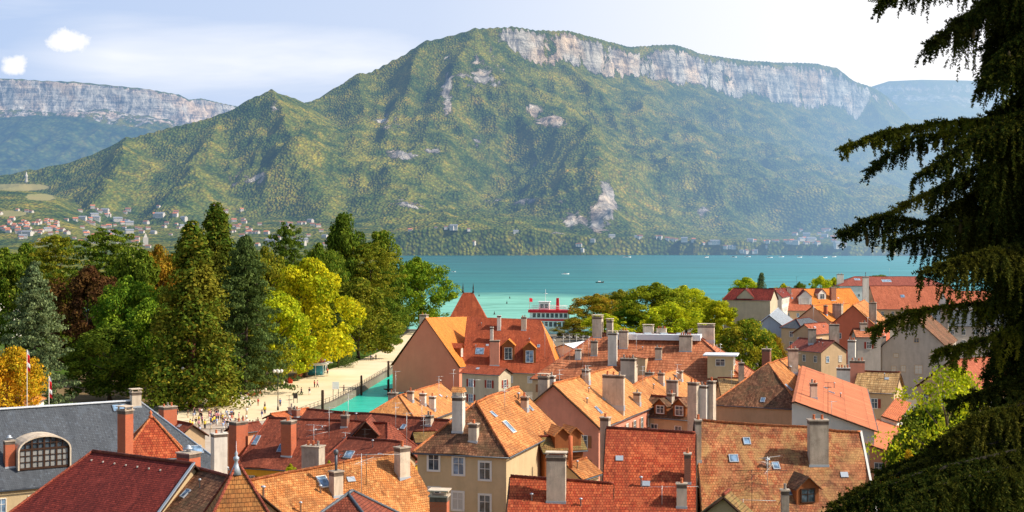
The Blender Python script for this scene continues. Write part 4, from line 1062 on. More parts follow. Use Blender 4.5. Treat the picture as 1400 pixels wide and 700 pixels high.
# central quarter
h = H('terrace', 'wide block with banded hipped tile roof and a long white flat terrace on top', (818, 455), (952, 457), 19, (885, 522), 36, 1.0, .95, 'pantile', 'tan', amp=.12, rows=1, cat='building', name='apartment_building')
tb = MB(); u, n = h.u, h.n; c0 = (h.a+h.b)/2+h.u*2.0; c0.z = h.zr-.55
tb.obox(c0+u*.2, u*(h.L/2-1.2), n*2.6, Vector((0, 0, .55))); tb.build('roof_terrace', WHITEM, h.root)
for i in range(4): tb = MB(); p = c0+u*(-5+i*3.2)+Vector((0, 0, .55)); tb.box(p+n*.5, 1.4, .9, .22, .1); tb.build('roof_hatch', ZINC, h.root)
for a_ in ((816, 462, 13, 28, 'stone', 2, 2.2, 'slab'), (837, 500, 12, 44, 'white', 1, 1.2, 'slab'), (852, 477, 12, 24, 'stone', 3, 1.2, 'pots'), (833, 451, 8, 12, 'grey', 2, 1.5, 'slab'), (886, 455, 14, 8, 'stone', 3, 1.2, 'slab'),
           (904, 458, 13, 8, 'stone', 4, 1.2, 'pots'), (937, 481, 17, 22, 'stone', 5, 1.4, 'pots'), (965, 466, 22, 20, 'stone', 4, 1.6, 'slab')):
    chimney(h, a_[0], a_[1], a_[2], a_[3], a_[4], a_[5], a_[6], top=a_[7], Y=None if a_[1] > 460 else 283)
h.roof['label'] = 'roof of faded red tiles laid in broad bands'
for x_ in (770, 779, 788): antenna(h, x_, 498, 42, 2)
dormer(h, 866, 512, 4.6, 3.2, 'pantile', WM['tan'], pitch=8, glassw=False)
# large white box dormer on the lit hip
loc = P(988, 502, 268); db = MB(); rz = math.atan2(h.u.y, h.u.x)
Rz = Matrix.Rotation(rz, 3, 'Z'); ctr = P(986, 505, 270)
db.box(ctr-Vector((0, 0, 1.5)), 4.8, 4.6, 4.2, rz); do = db.build('dormer', WM['cream'], h.root); do['label'] = 'large box dormer under a white slab roof'
db = MB(); db.box(ctr+Vector((0, 0, 2.72)), 6.4, 6.0, .25, rz); db.build('dormer_roof', WHITEM, do)
for yy in (-1.6, -.5, .6, 1.7):
    window(do, ctr+Rz@Vector((2.40, yy, .9)), Rz@Vector((0, 1, 0)), Rz@Vector((1, 0, 0)), .7, 1.2)
window(do, ctr+Rz@Vector((0, -2.30, .9)), Rz@Vector((1, 0, 0)), Rz@Vector((0, -1, 0)), 1.6, 1.2)
h = H('pant2', 'low house with tan banded pantiles and a white verge, right of the terrace block', (984, 517), (1046, 517), 15, (1005, 545), 32, 0, 0, 'pantan', 'tan', rows=1)
chimney(h, 1014, 527, 7, 30, 'grey', 1, .8)
h = H('small1', 'little tan roofed house with round-topped chimneys below the terrace block', (878, 519), (925, 505), 15.5, (915, 553), 36, 0, .8, 'tan', 'tan', rows=1)
for a_ in ((887, 530, 11, 20, 'stone', 3), (918, 545, 15, 24, 'grey', 2), (929, 520, 6, 12, 'stone', 1), (862, 514, 15, 14, 'stone', 4)): chimney(h, *a_, dep=.9, Y=None)
h = H('small2', 'dark mossy roofed house with two wooden gabled dormers', (893, 541), (958, 546), 15.5, (920, 573), 38, 0, 0, 'brown', 'tan', rows=1)
dormer(h, 903, 566, 2.0, 1.3, 'brown', WOOD); dormer(h, 929, 569, 2.0, 1.6, 'brown', WOOD)
for a_ in ((946, 568, 14, 44, 'stone', 2), (960, 566, 12, 38, 'white', 2), (971, 556, 9, 34, 'stone', 1)): chimney(h, *a_, dep=.8, Y=190)
h = H('tanhall', 'tan tiled house with a huge slab chimney and a pink wall under its long eave', (757, 525), (836, 502), 19.5, (812, 591), 40, 0, 0, 'tan', 'pink', amp=.14, rows=2, wsp=3.2, shutters='brown')
chimney(h, 838, 556, 30, 42, 'stone', 3, .6, rot=-20, lab='wide slab chimney with grey streaked render')
chimney(h, 742, 560, 14, 44, 'stone', 2, .8, Y=182, top='slab'); chimney(h, 753, 545, 9, 30, 'white', 1, .7, Y=185)
skylight(h, 789, 560, .7, 1.0); skylight(h, 818, 561, .9, 1.2); chimney(h, 826, 606, 12, 34, 'grey', 1, .9, Y=158); chimney(h, 858, 507, 20, 16, 'stone', 4, 1., Y=215)
h = H('tanend', 'small orange roofed house tucked behind the slab chimney house', (862, 529), (884, 516), 16.5, (890, 556), 38, 0, 0, 'orange', 'pink', rows=1)
# hotel
h = H('hotelwing', 'terracotta-walled wing with a glowing orange roof facing right and a blank gable', (582, 434, 19), (641, 433, 17.6), 18.3, (616, 509), 52, 0, 0, 'hotelor', 'terra', amp=.04, rows=1, wsp=5, cat='building', name='hotel_building', wins=False, caps=False)
dormer(h, 631, 488, 2.0, 2.4, 'hotel', WOOD); chimney(h, 578, 440, 10, 9, 'stone', 2, 1.6, Y=343)
h = H('hotel', 'brick-red steep-roofed hotel with two gabled dormers, pink chimney and hipped right end', (641, 433, 18.6), (739, 437, 18.0), 18.3, (700, 510), 50, 0, .55, 'hotel', 'cream', amp=.05, rows=2, wsp=4.2, hipmat='hotelor', cat='building', name='hotel_building', caps=False)  # right hip coloured orange to paint in the sun on it
dormer(h, 695, 492, 3.0, 3.6, 'hotelor', WOOD); dormer(h, 724, 496, 3.0, 3.6, 'hotelor', WOOD)
chimney(h, 676, 500, 13, 34, 'pink', 1, 1.4, lab='pink stepped chimney'); chimney(h, 672, 470, 4, 22, 'white', 1, .9, top='none'); chimney(h, 682, 452, 5, 20, 'white', 1, .9, top='none')
skylight(h, 656, 480, 2.0, 1.8); antenna(h, 757, 497, 36, 2)
h = H('tower', 'steep red pavilion roof with two iron finials rising behind the hotel', (633, 400), (647, 400), 22, (633, 436), 62, 1, 1, 'hotel', 'cream', amp=.02, wins=False, caps=False, wpx=22, hipmat='hotelor', cat='tower', name='pavilion_tower')  # tower ends painted in the same sunlit orange
fb = MB()
for p in (h.a, h.b): fb.lathe(p+Vector((0, 0, -.1)), [(.25, 0), (.3, .4), (.12, .9), (.22, 1.2), (.05, 2.6), (.01, 3.)], 8)
fb.build('finial', METALD, h.root)
h = H('hotelback', 'low white roofed annexe between hotel and terrace block', (772, 470), (800, 466), 12, (775, 478), 20, 0, 0, WHITEM, 'farw', caps=False, rows=1)
h = H('hotellow', 'stone rear wing with dark openings below the hotel roof', (640, 500), (690, 503), 12.5, (665, 512), 25, 0, 0, 'hotel', 'stone', rows=2, wsp=3, caps=False)
# middle
h = H('tanlow', 'low tan hipped roof with two white chimneys in front of the hotel gable', (545, 541), (602, 524), 13, (580, 578), 35, 1, 0, 'tan', 'tan', rows=1)
for a_ in ((577, 553, 8, 14, 'white', 1), (590, 560, 8, 17, 'white', 1)): chimney(h, *a_, dep=.8)
chimney(h, 536, 552, 12, 14, 'grey', 2, 1., Y=235); antenna(h, 600, 556, 42, 2); antenna(h, 541, 545, 38, 1)
h = H('longdark', 'long dark red roof ridge crossing behind the gabled opening', (422, 560), (612, 574), 13.5, (520, 600), 38, 0, 0, 'darkred', 'cream', amp=.12, rows=0)
antenna(h, 541, 592, 42, 2, 10); skylight(h, 536, 594, 1.0, 1.9, fr=WHITE)
h = H('mosslow', 'low shed with a yellow-green mossy tile roof beside the cream house', (568, 590), (595, 589), 13, (570, 606), 35, 0, 0, 'mossy', 'tan', rows=0)
h = H('darkred', 'large dark red tiled house with yellow wall and tall orange chimney', (367, 571), (530, 578), 15, (400, 644), 36, .12, .4, 'darkred', 'yellow', amp=.14, rows=1)
chimney(h, 391, 625, 15, 48, 'brick', 3, 1.5, lab='tall bright orange brick chimney'); skylight(h, 349, 602, .9, 1.5); skylight(h, 385, 613, .8, 1.2); antenna(h, 429, 622, 42, 3, -20, boom=2.6, es=1.5); antenna(h, 476, 588, 50, 2, 5)
chimney(h, 424, 628, 26, 16, 'grey', 3, 1.4, Y=140)
h = H('smallsalmon', 'small salmon roof with a stub chimney in front of the lamp post', (372, 566), (420, 558), 13.2, (400, 571), 24, 0, 0, 'fresh', 'tan', rows=0)
chimney(h, 396, 566, 6, 8, 'grey', 1, .8); chimney(h, 402, 571, 9, 10, 'oldbrick', 2, .8)
h = H('gableopen', 'dark red roofed loft with an open triangular gable vent', (500, 575), (507, 568), 15.6, (484, 594), 46, 0, 0, 'darkred', WOODD, rows=0, wins=False, wpx=19)
h = H('lowred', 'low reddish roof in front of the open triangular gable', (475, 598), (545, 604), 14, (500, 640), 34, .3, 0, 'darkred', 'tan', amp=.1, rows=0)
skylight(h, 477, 622, 1.0, 1.2); antenna(h, 556, 612, 48, 1, 15)
h = H('redsmall', 'small red roof with twin brick chimneys at the edge of the square', (318, 581), (352, 577), 10, (330, 592), 32, 0, 0, 'darkred', 'peach', rows=0)
chimney(h, 318, 606, 17, 28, 'brick', 2, 1.4, Y=178); chimney(h, 328, 603, 8, 26, 'brick', 1, 1.0, Y=182)
h = H('creamhouse', 'cream house with white framed windows under a brown hip and a long orange slope', (651, 549), (708, 529), 21, (694, 627), 43, 1, 0, 'orange', 'cream', amp=.13, rows=0, wins=False)
h.roof.data.materials.append(TM['brown'])  # shade on the hip end painted in with brown tiles
for pg in h.roof.data.polygons:
    nv_ = pg.normal
    if abs(nv_.dot(h.u)) > .35 and nv_.z > .2: pg.material_index = 1
# three upper and one lower window on the hip wall
c = h.wc; p0 = c[3]; d = (c[0]-c[3]); d.z = 0; d.normalize(); o = Vector((d.y, -d.x, 0)); o = o if o.y < 0 else -o
for qx, qy in ((593, 642), (627, 648), (663, 655), (626, 696), (663, 700), (594, 690)):
    q = on_plane(qx, qy, p0, o); window(h.root, q, d if d.x > 0 else -d, o, 1.05, 1.65, None, t=.2)
chimney(h, 625, 592, 15, 48, 'white', 2, .9, top='tile', lab='tall white chimney with a small tiled cowl'); chimney(h, 646, 605, 12, 24, 'stone', 1, .8)
skylight(h, 696, 584, .9, 1.6, fr=WHITE); chimney(h, 694, 638, 18, 30, 'stone', 2, 1.0, Y=148, lab='stone chimney with dark smoke slots'); antenna(h, 647, 558, 40, 1, 0)
h = H('mossdorm', 'mossy roofed loft with two orange-edged gables beside a copper pipe', (738, 597), (790, 594), 16.5, (760, 618), 40, 0, 0, 'mossy', WOOD, rows=0, wins=False)
pb = MB(); q = P(780, 640, 150); pb.tube([q, P(780, 596, 150)], .22, 8); pb.build('copper_pipe', POT, h.root)
dormer(h, 768, 612, 1.6, 1.5, 'orange', WOOD, glassw=False); dormer(h, 786, 609, 1.4, 1.4, 'orange', WOOD, glassw=False)
h = H('orangelow', 'little orange roofed shed between the mossy loft and the white wall', (776, 634), (800, 627), 14, (795, 657), 36, 0, 0, 'orange', 'cream', rows=0)
# further stacks and aerials on the crowded middle roofs
for key, px, py, w_, hh, st, pt in (('tanlow', 560, 548, 8, 12, 'stone', 1), ('tanhall', 800, 512+10, 10, 16, 'stone', 2), ('tanhall', 870, 552, 9, 14, 'grey', 1), ('creamhouse', 716, 560, 9, 16, 'stone', 2), ('darkred', 470, 585, 9, 16, 'oldbrick', 2),
        ('small1', 903, 525, 8, 14, 'stone', 2), ('terrace', 812, 487, 9, 20, 'stone', 2), ('terrace', 900, 492, 9, 16, 'stone', 2), ('terrace', 790, 492, 8, 14, 'white', 1), ('longdark', 585, 583, 9, 14, 'stone', 2), ('hotel', 716, 452, 7, 18, 'stone', 2), ('small2', 915, 553, 8, 14, 'grey', 2)):
    chimney(HS[key], px, py, w_, hh, st, pt, .8)
for key, px, py, hh in (('terrace', 805, 500, 40), ('terrace', 797, 503, 44), ('terrace', 870, 488, 30), ('tanhall', 765, 545, 40), ('creamhouse', 690, 560, 34), ('tanlow', 620, 545, 40), ('hotel', 745, 492, 50), ('small1', 925, 530, 26), ('darkred', 450, 600, 44), ('pant2', 1000, 528, 22), ('terrace', 985, 500, 30)):
    antenna(HS[key], px, py, hh, 2, px % 90)
# near row
h = H('flatsalmon', 'low-pitched salmon sheet-roofed building with a row of openings under the right eave', (1087, 548), (1097, 500), 17.5, (1193, 561), 19, 0, 0, 'salmon', 'white', bw=.04, amp=.02, rows=1, wsp=2.6, caps=False, cat='building', name='workshop_building')
chimney(h, 1113, 545, 9, 20, 'stone', 2, .7, rot=0); chimney(h, 1153, 520, 18, 16, 'white', 4, .8, Y=232); chimney(h, 1172, 508, 20, 14, 'pink', 4, .8, Y=240); antenna(h, 1132, 566, 44, 2, 5, dark=True); antenna(h, 1137, 568, 20, 1)
h = H('canopy1', 'small building with a flat orange canopy roof and salmon wall at the garden', (1180, 604), (1200, 573), 12.6, (1237, 608), 17, 0, 0, 'salmon', 'peach', bw=.04, amp=.02, rows=1, wsp=5, caps=False)
h = H('canopy2', 'upper lean-to with a worn orange roof and white skylight strip beside the salmon building', (1206, 568), (1225, 544), 13.2, (1236, 569), 17, 0, 0, 'fresh', 'white', bw=.04, amp=.03, rows=1, caps=False)
h = H('tanband', 'house with a tan banded roof and white verge left of the grey gable', (1176, 507), (1228, 509), 15.5, (1200, 537), 33, 0, 0, 'pantan', 'tan', amp=.08, rows=1)
chimney(h, 1164, 478, 10, 12, 'white', 3, .9, Y=270)
h = H('brownhip', 'dark brown tiled hipped house with a slate tip and an orange right side', (1050, 497), (1080, 488), 19, (1112, 553), 40, 1, 0, 'orange', 'tan', amp=.13, rows=1, wins=False)
h.roof.data.materials.append(TM['brown'])  # front hip browned to paint in its shaded side
for pg in h.roof.data.polygons:
    if abs(pg.normal.dot(h.u)) > .35 and pg.normal.z > .2: pg.material_index = 1
tb = MB(); tb.tube([h.a+Vector((0, 0, -.9)), h.a+Vector((0, 0, .12))], [1.25, .05], 4); tb.build('ridge_cap', ZINCD, h.root)
chimney(h, 1051, 560, 13, 26, 'stone', 1, .8); chimney(h, 1047, 506, 11, 28, 'oldbrick', 1, .9, Y=224); chimney(h, 1085, 510, 13, 32, 'grey', 2, .9, rot=0); skylight(h, 1043, 547, .6, .8); skylight(h, 1078, 530, .8, 1.3)
h = H('mottled', 'house with a lichen-mottled tile roof, large stone chimney and wooden dormer', (955, 574, 20.4), (1172, 591, 19.3), 19.8, (1080, 740), 41, 0, 0, 'mottled', 'cream', amp=.15, rows=0, wins=False)
chimney(h, 1120, 638, 26, 62, 'grey', 2, 1.1, rot=0, lab='massive grey chimney beside the wooden dormer')
dormer(h, 1104, 688, 2.2, 1.5, 'brown', WOOD, label='wooden gabled dormer with a boarded front', front=WOODD); skylight(h, 1003, 627, .8, .8); skylight(h, 1079, 673, .7, .7); vent(h, 1048, 640)
chimney(h, 955, 632, 8, 56, 'grey', 1, .9, lab='narrow grey chimney on the roof edge'); chimney(h, 1074, 700, 10, 28, 'grey', 1, .7, Y=118)
antenna(h, 1049, 664, 40, 3, 35, boom=2.6, es=1.5); antenna(h, 1028, 700, 58, 2, 4, dark=True, boom=5.0, es=.7); antenna(h, 1016, 704, 22, 1, -8, boom=4.5, es=.6)
fl = MB(); p, q = h.b+h.u*.36, h.fb; fl.obox((p+q)/2+Vector((0, 0, .10)), h.u*.10, (q-p)/2, Vector((0, 0, .06))); fl.build('flashing', WHITE, h.root)
h = H('redbright', 'house with a vivid red-orange tile roof whose high ridge ends at a stepped verge', (834, 585, 20.1), (946, 592, 19.75), 20, (900, 740), 42, 0, 0, 'redor', 'tan', amp=.06, rows=0, wins=False, capm=RIDGED)
chimney(h, 940, 662, 9, 40, 'oldbrick', 1, .9); antenna(h, 905, 690, 26, 1, 3, boom=5, es=2.0); chimney(h, 932, 695, 14, 32, 'stone', 1, .8)
h = H('redbrightlow', 'lower vivid red-orange roof with one big pale twin-pot chimney', (703, 651, 16.2), (834, 661, 15.7), 16, (760, 760), 42, 0, 0, 'redor', 'tan', amp=.06, rows=0, wins=False, capm=RIDGED)
chimney(h, 760, 688, 26, 62, 'stone', 2, .95, top='slab', lab='big pale chimney with two covered pots')
h = H('nearorange', 'sunlit orange roof with skylight, aerials and three grey chimneys', (345, 656, 18.0), (546, 617, 18.9), 18.4, (470, 760), 38, 0, 0, 'orange', 'tan', amp=.16, rows=0, wins=False)
chimney(h, 463, 680, 15, 34, 'stone', 1, .8, top='pipe'); chimney(h, 554, 655, 17, 42, 'stone', 1, .9); skylight(h, 442, 659, .9, 1.2, fr=WHITE); vent(h, 360, 683, .3, 1.0); antenna(h, 494, 676, 56, 2, 4, boom=5.2, es=1.8)
h = H('nearridge', 'near maroon roof with lead-edged hips at the bottom of the picture', (476, 676), (482, 672), 20, (560, 712), 36, 1, 1, 'darkred', 'tan', amp=.05, rows=0, wins=False, capm=ZINCD)
chimney(h, 599, 712, 24, 32, 'brick', 1, .9, top='slab', Y=96, lab='bright orange brick chimney with a stone slab cover')
h = H('greyridge', 'small roof with a mossy grey ridge poking up at the bottom edge', (990, 677), (996, 672), 20, (960, 706), 40, 0, 0, 'mossy', 'tan', rows=0, wins=False, wpx=42)
# left group
h = H('palehip', 'low house with a pale orange hipped roof and white walls at the left edge', (-30, 521), (4, 521), 11, (0, 556), 33, 1, 1, 'tan', 'white', amp=.04, rows=1)
h = H('slatehouse', 'long slate-roofed mansion with a white coping and an arched attic window', (-90, 566), (190, 548), 18, (20, 669), 40, 0, .85, 'slate', 'cream', amp=.02, rows=1, capm=ZINC, cat='building', name='slate_mansion')
chimney(h, 187, 557, 13, 20, 'stone', 2, .9, top='slab'); skylight(h, 163, 558, 1.6, 1.1, fr=ZINCD)
chimney(h, 302, 622, 19, 28, 'white', 2, 1.1, lab='white chimney near the corner of the slate roof'); skylight(h, 268, 615, 1.5, 1.2); chimney(h, 14, 640, 13, 36, 'brick', 2, .9, top='cowl', lab='small brick chimney with ornate pots')
cb = MB()
for s_ in (0, 1): pass
cb.obox((h.a+h.b)/2+Vector((0, 0, .12)), h.u*h.L/2, h.n*.28, Vector((0, 0, .07))); cb.build('coping', WHITEM, h.root)
# arched attic window
loc, n_ = hit(h, 60, 640); out = Vector((h.n.x, h.n.y, 0)).normalized(); d = h.u
f0 = loc+out*.1; Rw, Hw = 2.8, 2.1; Z = Vector((0, 0, 1))
def arch_pts(c, w_, h0, rise, nseg=14): return [c+d*(-w_)]+[c+d*(-w_*math.cos(PI*i/nseg))+Z*(h0+rise*math.sin(PI*i/nseg)) for i in range(nseg+1)]+[c+d*w_]
ab = MB(); inner = arch_pts(f0, Rw, Hw, 1.5); outer = arch_pts(f0, Rw+.16, Hw, 1.66)
for i in range(len(inner)-1):
    a0, a1, b0, b1 = inner[i], inner[i+1], outer[i], outer[i+1]
    ab.quad([a0+out*.35, a1+out*.35, b1+out*.35, b0+out*.35]); ab.quad([b0+out*.35, b1+out*.35, b1-out*3.2, b0-out*3.2]); ab.quad([a1+out*.35, a0+out*.35, a0-out*.3, a1-out*.3])
ao = ab.build('arched_dormer', STONE, h.root)
gb = MB(); gb.quad([p-out*.02 for p in inner][::-1]); gb.build('pane', GLASS, ao); gb = MB(); gb.quad([f0-d*Rw, f0+d*Rw, f0+d*Rw+Z*Hw, f0-d*Rw+Z*Hw]); gb.build('pane', plain_mat('attic_curtain', A(150, 150, 148), .6, .3, 1.2), ao)
gb = MB()
for i in range(9): x = -Rw+.06+i*(2*Rw-.12)/8; hh = Hw+1.5*math.sqrt(max(0, 1-(x/Rw)**2)); gb.obox(f0+d*x+Z*hh/2+out*.06, d*(.10 if i % 2 == 0 else .035), out*.05, Z*hh/2)
for zz, t_ in ((.1, .12), (.85, .035), (1.55, .035), (2.25, .10), (2.9, .04)):
    ww = Rw*(1 if zz <= Hw else math.sqrt(max(0, 1-((zz-Hw)/1.5)**2))); gb.obox(f0+Z*zz+out*.07, d*ww, out*.05, Z*t_)
gb.build('window_bars', WOODD, ao)
h = H('pyramid', 'orange pyramid roof with a clay finial in front of the slate mansion', (206, 571), (207, 570.6), 19, (120, 640), 50, 1, 1, 'redor', 'tan', amp=.03, rot=17, wpx=42, rows=0, wins=False)
fb = MB(); fb.lathe(h.a+Vector((0, 0, -.05)), [(.22, 0), (.25, .2), (.1, .35), (.2, .55), (.02, .85)], 8); fb.build('finial', POT, h.root)
h = H('maroon', 'near maroon tiled roof with a dotted row of snow hooks at the lower left', (127, 617), (262, 634), 19.5, (60, 800), 42, .75, 0, 'maroon', 'cream', amp=.04, rows=0, wins=False)
chimney(h, 250, 665, 25, 44, 'brick', 1, 1.3, top='cowl', lab='wide brick chimney with a white cowl')
chimney(h, 166, 612, 16, 50, 'brick', 2, 1.0, top='slab', Y=140, lab='arched brick chimney stack behind the maroon ridge')
for i in range(7):
    loc, n_ = hit(h, 125+i*15.7, 630+i*2.3)
    if loc is not None: vb = MB(); vb.box(loc, .12, .12, .12); vb.build('snow_hook', CWHITE, h.root)
fl = MB(); p, q = h.b+h.u*.3, h.fb; fl.obox((p+q)/2+Vector((0, 0, .12)), h.u*.12, (q-p)/2, Vector((0, 0, .06))); fl.build('flashing', ZINC, h.root)
h = H('darkwing', 'dark brown tiled wing right of the lead flashing', (272, 641), (330, 656), 19, (270, 760), 40, 0, 0, 'brown', 'tan', amp=.05, rows=0, wins=False)
h = H('turret', 'golden scale-tiled turret roof with a white ball finial', (323, 637), (323.5, 635.7), 21.5, (268, 718), 60, 1, 1, 'gold', 'tan', amp=.02, rows=0, wins=False, capm=RIDGED, cat='turret', name='turret', rot=16, wpx=52)
fb = MB(); fb.lathe(h.a+Vector((0, 0, -.6)), [(.5, 0), (.2, .6), (.1, .9), (.2, 1.05), (.22, 1.2), (.08, 1.35), (.13, 1.5), (.02, 1.7), (.01, 2.4)], 10); fb.build('finial', ZINC, h.root)
h = H('brickback', 'brick chimney house just behind the slate roof by the square', (222, 572), (262, 580), 12, (240, 600), 35, 0, 0, 'darkred', 'tan', rows=0, wins=False)
chimney(h, 233, 575, 20, 18, 'brick', 3, 1.6, lab='broad brick chimney with clay pots', Y=200)
h = H('leftblock', 'pale residential block with orange awnings cut by the left picture edge', (-90, 392), (3, 396), 20, (10, 404), 25, 0, .5, 'farmar', 'farw', rows=5, wsp=4, wpx=24, cat='building', name='apartment_building')
# small roof clutter: vent pipes, roof lights, aerials, loose patched slates
rc_ = random.Random(12)
def put(h, u, v, margin=.12):
    a, b_, c, d = h.faces[0]; p = (a*(1-u)+b_*u)*(1-v)+(d*(1-u)+c*u)*v; return p
NOCL = {'farhip', 'farorange', 'slate', 'slateb', 'tower', 'turret', 'pyramid', 'hotelback', 'gableopen', 'greyridge', 'leftblock', 'palehip', 'right1', 'right2', 'right3', 'canopy1', 'canopy2', 'maroon', 'slatehouse', 'hotelwing', 'nearridge'}
for key, h in HS.items():
    if key in NOCL: continue
    ar = h.L*h.w; n = int(min(5, 1+ar/28))
    for i in range(n):
        p = put(h, rc_.uniform(.12, .88), rc_.uniform(.15, .6)); px, py = p.x/p.y*F+CX, (HC-p.z)/p.y*F+HY
        loc, nn_ = hit(h, px, py)
        if loc is None or (loc-p).length > 1.0: continue
        t = rc_.random()
        if t < .45: vent(h, px, py, rc_.uniform(.16, .3), rc_.uniform(.35, .8))
        elif t < .62: skylight(h, px, py, .6, .8)
        elif t < .84: antenna(h, px, py, rc_.uniform(1.6, 3.0)/SC(p.y), rc_.choice([1, 2, 2, 3]), rc_.uniform(-40, 60), dark=rc_.random() < .3)
        else:
            b = MB(); nn_ = nn_ if nn_.z > 0 else -nn_; hx = Vector((0, 0, 1)).cross(nn_).normalized(); vv = nn_.cross(hx)
            b.obox(loc+nn_*.05, hx*.35, vv*.28, nn_*.03); b.build('lead_patch', ZINC, h.root)
# ------------------------------------------------------------------ distant villages
def hz_mat(name, col, rough=.9):
    m, nt = newmat(name); k = N(nt); pos = k.n('ShaderNodeNewGeometry').outputs['Position']
    c = k.mix(k.noise(pos, .02, 2), [x*.8 for x in col], [min(1, x*1.15) for x in col])
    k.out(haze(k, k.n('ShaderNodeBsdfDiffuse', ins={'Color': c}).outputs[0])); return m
HW, HR, HO, HG, HD_ = hz_mat('village_white', A(205, 196, 184)), hz_mat('village_brown_roof', A(150, 104, 84)), hz_mat('village_orange_roof', A(206, 128, 92)), hz_mat('village_grey_roof', A(140, 144, 152)), hz_mat('village_window', A(70, 78, 90))
def far_house_mesh(nm, w, d, hh, roofm):
    b = MB(); b.box((0, 0, -6), w, d, hh+6, 0, 0); r = d*.32; o = .8
    p = [Vector(v) for v in ((-w/2-o, -d/2-o, hh-.4), (w/2+o, -d/2-o, hh-.4), (w/2+o, 0, hh+r), (-w/2-o, 0, hh+r), (-w/2-o, d/2+o, hh-.4), (w/2+o, d/2+o, hh-.4))]
    b.quad([p[0], p[1], p[2], p[3]], 1); b.quad([p[3], p[2], p[5], p[4]], 1); b.quad([p[0]+Vector((o, o, 0)), p[3]+Vector((o, 0, -.3)), p[4]+Vector((o, -o, 0))], 0); b.quad([p[1]+Vector((-o, o, 0)), p[5]+Vector((-o, -o, 0)), p[2]+Vector((-o, 0, -.3))], 0)
    n = max(2, int(w/3.5))
    for fl in range(max(1, int(hh/3))):
        for i in range(n): b.box((-w/2+(i+.5)*w/n, -d/2-.06, fl*3+.9), 1.2, .1, 1.4, 0, 2)
    o_ = b.build(nm, [HW, roofm, HD_]); me = o_.data; bpy.data.objects.remove(o_); return me
FHM = [(far_house_mesh('far_house_a', 13, 10, 6.0, HR), 'brown'), (far_house_mesh('far_house_b', 12, 9, 6.5, HO), 'orange'), (far_house_mesh('far_house_c', 22, 12, 9, HG), 'grey')]
def find_Y(px, py, y0=1500):
    Y = y0
    while Y < 4200:
        z = terr_z(px, Y)
        if z > 0.5 and HY-(z-HC)/Y*F <= py: return Y, z
        Y += 12
    return None
rv = random.Random(5)
def village(n, fx, fy, weights, where, y0=1500, s0=1.0):
    for i in range(n):
        px, py = fx(), fy(); r = find_Y(px, py, y0)
        if r is None: continue
        Y, z = r; j = rv.choices([0, 1, 2], weights)[0]; me, rn = FHM[j]
        o = bpy.data.objects.new('village_house', me); COL.objects.link(o); p = P(px, py, Y); o.location = (p.x, Y, z-.3)
        s = .72*s0*rv.uniform(.7, 1.25)*(Y/2900.)**.6; o.scale = (s, s, s); o.rotation_euler.z = rv.uniform(-.7, .7)
        tag(o, 'tiny house with %s roof %s' % (rn, where), 'house', '%s-roofed houses %s' % (rn, where))
U = rv.uniform
village(55, lambda: U(0, 190), lambda: U(289, 334), (5, 2, 1), 'on the wooded slope behind the park')
village(42, lambda: U(0, 85), lambda: U(303, 322), (1, 7, .4), 'on the wooded slope behind the park')
village(58, lambda: U(100, 345), lambda: rv.gauss(308, 12), (4, 2, 1.3), 'on the wooded slope behind the park')
village(40, lambda: U(315, 450), lambda: U(304, 338), (4, 1, 2), 'between tall park trees below the mountain')
village(28, lambda: U(560, 1120), lambda: U(344.5, 347.5), (4, 2, 2), 'on the far lake shore', 3060, .8)
village(32, lambda: U(870, 1080), lambda: rv.gauss(343, 3), (4, 2, 2), 'on the far lake shore', 3060, .8)
village(32, lambda: rv.gauss(1125, 22), lambda: U(315, 346), (4, 2, 3), 'at the mouth of the right-hand valley', 2950, 1.0)
# white church-like block and the tower on the left hill
r = find_Y(199, 336, 1500); Y, z = r if r else (2400, 20)
b = MB(); b.box((P(199, 336, Y).x, Y, z-3), 9, 9, 17, .3); b.box((P(199, 336, Y).x, Y, z+14), 6, 6, 7, .3, taper=.2)
tag(b.build('village_tower', [HW]), 'pale tower block standing among the village houses left of the sequoias', 'tower')
r = find_Y(36, 249, 2200); Y, z = r if r else (3350, 110)
b = MB(); b.lathe((P(36, 249, Y).x, Y, z-4), [(5, 0), (4.2, 5), (3.2, 16), (4.2, 18), (4.2, 22), (2.6, 23), (2, 27), (.4, 32)], 8)
tag(b.build('hill_tower', [HW]), 'slender pale tower standing alone on the low hill at the far left', 'tower')

# ------------------------------------------------------------------ boats
RED = plain_mat('boat_red', A(232, 40, 54), .4, .08, .5); BWHITE = plain_mat('boat_white', A(240, 240, 238), .4, .05, .5)
def hull(b, c, L, W_, H_, rz, m=0):
    R = Matrix.Rotation(rz, 3, 'Z'); sec = []
    for t, w_, rise in ((-.5, .75, .1), (-.3, .98, 0), (0, 1, 0), (.25, .85, .1), (.42, .45, .3), (.5, .04, .55)):
        sec.append([Vector(c)+R@Vector((t*L, s_*W_/2*w_*f_, z_)) for s_, f_, z_ in ((-1, 1, H_+rise), (-1, .7, -.6), (1, .7, -.6), (1, 1, H_+rise))])
    for s0, s1 in zip(sec[:-1], sec[1:]):
        for q in range(4): b.quad([s0[q], s1[q], s1[(q+1) % 4], s0[(q+1) % 4]], m)
    b.quad(sec[0][::-1], m); b.quad(sec[-1], m)
sp = P(750, 457, 562); sp.z = 0
ship = thing('excursion_boat', 'red and white two-deck excursion boat moored behind the hotel roof', 'boat', (sp.x, sp.y, 0)); rz = math.radians(172); R = Matrix.Rotation(rz, 3, 'Z')
b = MB(); hull(b, sp, 30, 7.5, 1.6, rz); b.build('hull', BWHITE, ship)
